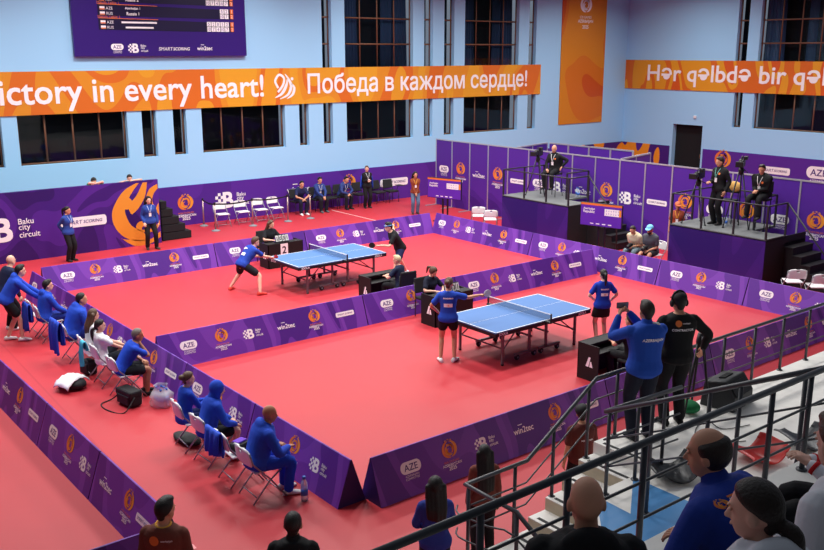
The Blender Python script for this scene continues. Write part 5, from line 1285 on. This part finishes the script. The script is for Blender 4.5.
n = 17; mb.add([p for r in rs for p in r], [(i*n+j, i*n+j+1, (i+1)*n+j+1, (i+1)*n+j) for i in range(3) for j in range(n-1)], 0, True); o = mb.build('cape_jacket', royal_m, P['root']); m_ = o.modifiers.new('solid', 'SOLIDIFY'); m_.thickness = .02
person('woman in a rust brown shirt and jeans standing behind the far barrier', (8.34, 13.75, 0), -118, 1.6, 'f', top=(132, 62, 40), sleeve='long', bottom=(92, 118, 150), lanyard=(240, 180, 60), skin='tan', hair=('long', 'black', .3), head=(10, 4), vox=.016, shoe=(60, 50, 50), hands={1: (.2, .03, .86), -1: (.2, -.03, .84)})
# --- platform crew
CREW = dict(top=(24, 24, 28), sleeve='long', collar=True, bottom=(22, 22, 26), shoe=(28, 28, 30), vox=.014)
P = person('bald cameraman in black seated on the left platform, hand on his hip', (9.35, 7.72, 1.315), 195, 1.76, 'm', pel=(0, 0, .86), feet={1: (.42, .14, .35, 6), -1: (.42, -.12, .35, -6)}, hands={1: (.05, .3, .98), -1: (.32, -.1, .9)}, elbows={1: (-.6, 1, 0), -1: (-.2, -.8, -.6)}, **CREW, lanyard=(230, 230, 235), skin='tan', hair=('bald', 'dark'), head=(0, 4), lean=(2, 4))
F = Flat(); F.disc(0, 0, .5, 1, 1); P['f'](F, 'chest_emblem', .37, .09, .055, False)
P = person('standing cameraman in black at the left end of the right platform', (9.1, 1.42, 1.315), 170, 1.87, 'm', **CREW, lanyard=(120, 190, 180), skin='tan', hair=('short', 'dark'), head=(-18, 10), hands={-1: (.3, -.06, 1.1), 1: (.06, .26, .88)})
F = Flat(); F.disc(0, 0, .5, 1, 1); P['f'](F, 'chest_emblem', .38, .09, .055, False)
P = person('seated cameraman in black on the right platform, hands in his lap', (9.28, .24, 1.315), 185, 1.78, 'm', pel=(0, 0, .94), feet={1: (.44, .16, .43, 6), -1: (.44, -.16, .43, -6)}, hands={1: (.34, .04, 1.06), -1: (.34, -.04, 1.06)}, build=1.18, **CREW, lanyard=(230, 230, 235), skin='tan', hair=('short', 'dark'), head=(10, 14), lean=(6, 14))
F = Flat(); F.disc(0, 0, .5, 1, 1); P['f'](F, 'chest_emblem', .37, .09, .055, False)
def cap_on(P, m, brim=1):
    hc, hm = P['HC'], P['HM']; s = P['s']; mb = MB(); b = bmesh.new()
    mb.ell(hc+hm @ Vector((-.012, 0, .055)), (.115, .097, .085), hm, 18, 10); c = mb.build('cap', m, P['root'])
    pts = [hc+hm @ Vector((.07+.12*math.cos(a)*brim, .085*math.sin(a), .05-.02*math.cos(a))) for a in [-math.pi/2+math.pi*k/12 for k in range(13)]]
    mb = MB().prism(pts, hm @ Vector((0, 0, .012))); mb.build('cap_brim', m, P['root'])
P = person('person with an orange-brown cap and gold lanyard behind the left side of the right platform', (9.95, 3.3, 0), 215, 1.62, 'f', top=(150, 70, 50), sleeve='short', bottom=BLACK, skin='brown', hair=('crop', 'dark'), lanyard=(240, 180, 60), head=(10, 5), vox=.016)
cap_on(P, mat('cap_rust', (196, 104, 70), .7))
# --- photographers
P = person('seated photographer in a beige shirt looking down at a camera', (7.82, 3.06, 0), 188, 1.7, 'm', **sit(hands={1: (.3, .06, .66), -1: (.3, -.06, .64)}), lean=(20, 34), top=(214, 200, 168), sleeve='short', bottom=(110, 126, 136), skin='tan', hair=('crop', 'dark'), head=(4, 26), vox=.014)
t = thing('photo_camera', 'black photo camera in the lap of the photographer in beige', 'camera', (7.47, 3.03, .68), R(188)); MB().box((0, 0, 0), (.07, .14, .1)).build('camera_body', cam_m, t, bevel=.01); MB().tube([(.03, 0, 0), (.2, 0, -.04)], .045, 12).build('lens', cam_m, t)
P = person('seated bearded photographer in a grey shirt and light blue cap', (7.82, 2.55, 0), 190, 1.74, 'm', **sit(hands={1: (.32, .07, .62), -1: (.32, -.07, .64)}), lean=(14, 22), top=(84, 86, 96), sleeve='short', bottom=(40, 40, 46), btype='shorts', skin='tan', hair=('crop', 'black'), head=(4, 10), vox=.014)
cap_on(P, mat('cap_light_blue', (120, 190, 230), .7))
mb = MB(); mb.ell(P['HC']+P['HM'] @ Vector((.045, 0, -.085)), (.058, .06, .05), P['HM']); mb.build('beard', HAIRM['black'], P['root'])
t = thing('photo_camera', 'black photo camera in the hands of the photographer in the blue cap', 'camera', (7.45, 2.5, .7), R(190)); MB().box((0, 0, 0), (.07, .14, .1)).build('camera_body', cam_m, t, bevel=.01); MB().tube([(.03, 0, 0), (.18, 0, -.04)], .045, 12).build('lens', cam_m, t)

# --- standing on the deck behind the railing
P = person('man in a royal blue zip jacket holding up a phone to take a photo', (-3.98, -6.11, ZD), 62, 1.82, 'm', top=(36, 82, 190), hem=-.12, sleeve='long', collar=True, bottom=(30, 34, 50), shoe=(40, 40, 44), skin='tan', hair=('short', 'dark'), head=(6, 0), build=1.12, vox=.01,
    hands={1: (.30, .22, 1.47), -1: (.32, .08, 1.50)}, elbows={1: (-.1, .5, -1), -1: (.1, -.5, -1)}, grip=(1, 1))
P['f'](ftext('AZERBAIJAN', .03), 'back_lettering', .36, -.02, .26)
MB().ell((P['HC']+Vector((-.07, -.09, -.155))), (.035, .07, .03)).build('collar_lining', towel_m, P['root'])
t = thing('mobile_phone', 'black phone held up by the man in the blue jacket', 'phone', P['root'].matrix_basis.translation, 0)
W1 = P['root'].location+P['root'].rotation_euler.to_matrix() @ ((P['HD'][1][0]+P['HD'][-1][0])/2*P['s']+Vector((.06, 0, .1)))
t.location = W1; t.rotation_euler = (0, 0, R(62)); MB().box((0, 0, 0), (.01, .16, .08)).build('phone_body', cam_m, t, bevel=.004); MB().box((-.006, 0, 0), (.002, .15, .07)).build('phone_screen', mat('phone_screen', (120, 130, 150), .2), t)
P = person('man in a black contractor shirt and headphones standing behind the railing', (-3.26, -6.07, ZD), 58, 1.8, 'm', top=(20, 20, 24), sleeve='long', bottom=(22, 22, 26), shoe=(26, 26, 28), skin='tan', hair=('short', 'black'), head=(4, 4), build=1.1, vox=.01, hands={-1: (.12, -.40, .95), 1: (.05, .30, .93)}, elbows={-1: (-.5, -1, 0), 1: (-.6, .6, 0)})
P['f'](ftext('CONTRACTOR', .03), 'back_lettering', .36, 0, .27)
F = Flat(); F.disc(-.3, 0, .2, 1, 1); F.text('azerbaijan', .2, 0, 0, w=.5, bold=.01); P['f'](F, 'back_emblem', .44, 0, .2)
P['f'](ftext('.', .03), 'tag', .5, 0, .02) if False else None
cap_on(P, mat('cap_black', (24, 24, 28), .7), .6)
hp_ = MB(); hp_.tube([P['HC']+P['HM'] @ Vector((-.01, .104*math.cos(a), .02+.135*math.sin(a))) for a in [math.pi*k/12 for k in range(13)]], .012, 6); hp_.build('headphone_band', rub_m, P['root'])
for k in (1, -1): MB().ell(P['HC']+P['HM'] @ Vector((-.01, k*.1, -.01)), (.042, .024, .048), P['HM']).build('ear_cup', rub_m, P['root'])

# --- standing on the floor in front of the stand
person('long-haired woman in a blue shirt standing below the foreground handrail', (-7.21, -5.92, 0), 58, 1.57, 'f', top=(48, 62, 150), sleeve='long', bottom=(30, 34, 60), skin='fair', hair=('long', 'black', .36), shoe=(40, 40, 44), vox=.012, hands={1: (.2, .02, 1.02), -1: (.2, -.02, 1.0)}, elbows={1: (-.4, 1, -.2), -1: (-.4, -1, -.2)})
person('woman with very long black hair and a brown shirt beyond the stair railing', (-6.08, -5.48, 0), 60, 1.46, 'f', top=(122, 62, 52), sleeve='long', bottom=(26, 26, 30), skin='tan', hair=('long', 'black', .52), shoe=(40, 40, 44), vox=.012)
P = person('person in a brown shirt and black cap beside the stairs', (-4.32, -5.45, 0), 68, 1.5, 'm', top=(98, 46, 42), sleeve='short', bottom=(26, 26, 30), skin='tan', hair=('crop', 'black'), shoe=(40, 40, 44), vox=.012, lanyard=(240, 180, 60), head=(-25, 4))
cap_on(P, mat('cap_black', (24, 24, 28), .7))
P['f'](ftext('VOLUNTEER', .03), 'back_lettering', .3, -.03, .2)
P = person('dark-haired man in a brown shirt with a gold lanyard at the bottom left', (-9.82, -4.9, 0), 48, 1.76, 'm', top=(112, 62, 52), sleeve='short', bottom=(30, 30, 34), skin='tan', hair=('quiff', 'black'), shoe=(40, 40, 44), vox=.01, head=(-30, 6))
F = Flat(); F.disc(-.25, 0, .2, 1, 1); F.text('azerbaijan', .25, 0, 0, w=.45, bold=.01); P['f'](F, 'back_emblem', .42, 0, .24)
MB().tube([P['spine'](.53)*P['s']+Vector((.064*math.cos(a)-.012, .07*math.sin(a), .012*math.cos(a)+.01))*P['s'] for a in [2*math.pi*k/20 for k in range(20)]], .012, 6, closed=True).build('lanyard_collar', cloth('lanyard_gold', (230, 170, 70)), P['root'])
person('short-haired man in a black jacket at the bottom edge of the photo', (-8.98, -5.93, 0), 52, 1.76, 'm', top=(22, 22, 26), sleeve='long', collar=True, bottom=(26, 26, 30), skin='brown', hair=('crop', 'black'), shoe=(40, 40, 44), vox=.01)

# --- spectators in the foreground
def spectator(label, x, y, deg, floor, **k):
    kw = sit(); kw.update(k); P = person(label, (x, y, floor), deg, vox=k.pop('vox', .009), **{a: b for a, b in kw.items() if a != 'vox'}); return P
FL1, FL2 = 2.70, 3.10
P = spectator('bald spectator in a black jacket seen from behind at the bottom of the photo', -9.98, -10.28, 52, FL1, H=1.78, lean=(2, 8), top=(20, 20, 24), sleeve='long', hood='down', bottom=(26, 26, 30), skin='tan', hair=('bald', 'dark'), build=1.12, shoe=(30, 30, 32))
P = spectator('balding spectator in a blue polo shirt with an emblem on the back, looking left', -9.03, -10.55, 95, FL1, H=1.88, lean=(16, 28), top=(30, 56, 150), sleeve='long', collar=True, bottom=(26, 30, 50), skin='tan', hair=('fringe', 'dark'), build=1.14, head=(18, 6), hands={1: (.46, .26, .62), -1: (.4, -.16, .62)}, elbows={1: (-.6, .6, -.4)}, shoe=(30, 30, 32))
F = Flat(); emblem(F, 0, .0, .2); P['f'](F, 'back_emblem', .46, .17, .12)
F = Flat(); F.text('AZERBAIJAN', .05, .0, 0, w=.4, bold=.02); F.rect(.05, .07, .4, .05, 1, 1); P['f'](F, 'back_lettering', .47, .11, .16)
P = spectator('woman spectator with dark hair tied back and a white jacket, in profile', -9.98, -11.15, 66, FL2, H=1.68, sex='f', lean=(4, 8), top=(214, 216, 224), sleeve='long', hood='down', bottom=(30, 30, 36), skin='fair', hair=('lowpony', 'dark'), head=(42, 8), shoe=(220, 220, 224))
P = spectator('spectator in a white and red jacket with clasped hands at the right edge', -7.66, -10.52, 120, FL1, H=1.78, lean=(10, 16), top=(226, 226, 232), sleeve='long', collar=True, bottom=(20, 20, 24), skin='fair', hair=('short', 'brown'), hands={1: (.34, .04, .80), -1: (.34, -.04, .80)}, feet={1: (.42, .14, .085, 6), -1: (.42, -.1, .085, -6)}, head=(20, 6), shoe=(230, 230, 232))
redm = cloth('red_stripe', (196, 28, 36))
for k in (1, -1):
    E, W_ = P['arms'][k][1], P['arms'][k][2]; d = (W_-E).normalized(); MB().tube([(W_-d*.04)*P['s'], (W_-d*.015)*P['s']], .045*P['s'], 14).build('red_cuff', redm, P['root'])
P = spectator('spectator in a white jacket with a red band at the bottom right corner', -9.27, -11.2, 80, FL2, H=1.78, lean=(10, 20), top=(222, 222, 228), sleeve='long', collar=True, bottom=(30, 30, 36), skin='fair', hair=('short', 'brown'), head=(-10, 8), build=1.1, shoe=(230, 230, 232))
F = Flat(); F.band([(-1.2, -.12), (-.6, .0), (0, .06), (.6, .0), (1.2, -.12)], [.5]*5, 1, 1); 
P['f'](F, 'red_band', .34, 0, .17, True, [M_white, redm])
for x, y, z, lb in ((-9.98, -10.2, FL1, 'white stadium seat under the bald spectator'), (-9.0, -10.48, FL1, 'white stadium seat under the spectator in a blue polo'), (-7.66, -10.47, FL1, 'white stadium seat under the spectator with clasped hands'), (-9.98, -11.1, FL2, 'white stadium seat under the woman in the white jacket'), (-9.27, -11.15, FL2, 'white stadium seat under the spectator with the red band')):
    stand_seat(x, y, z, lb)
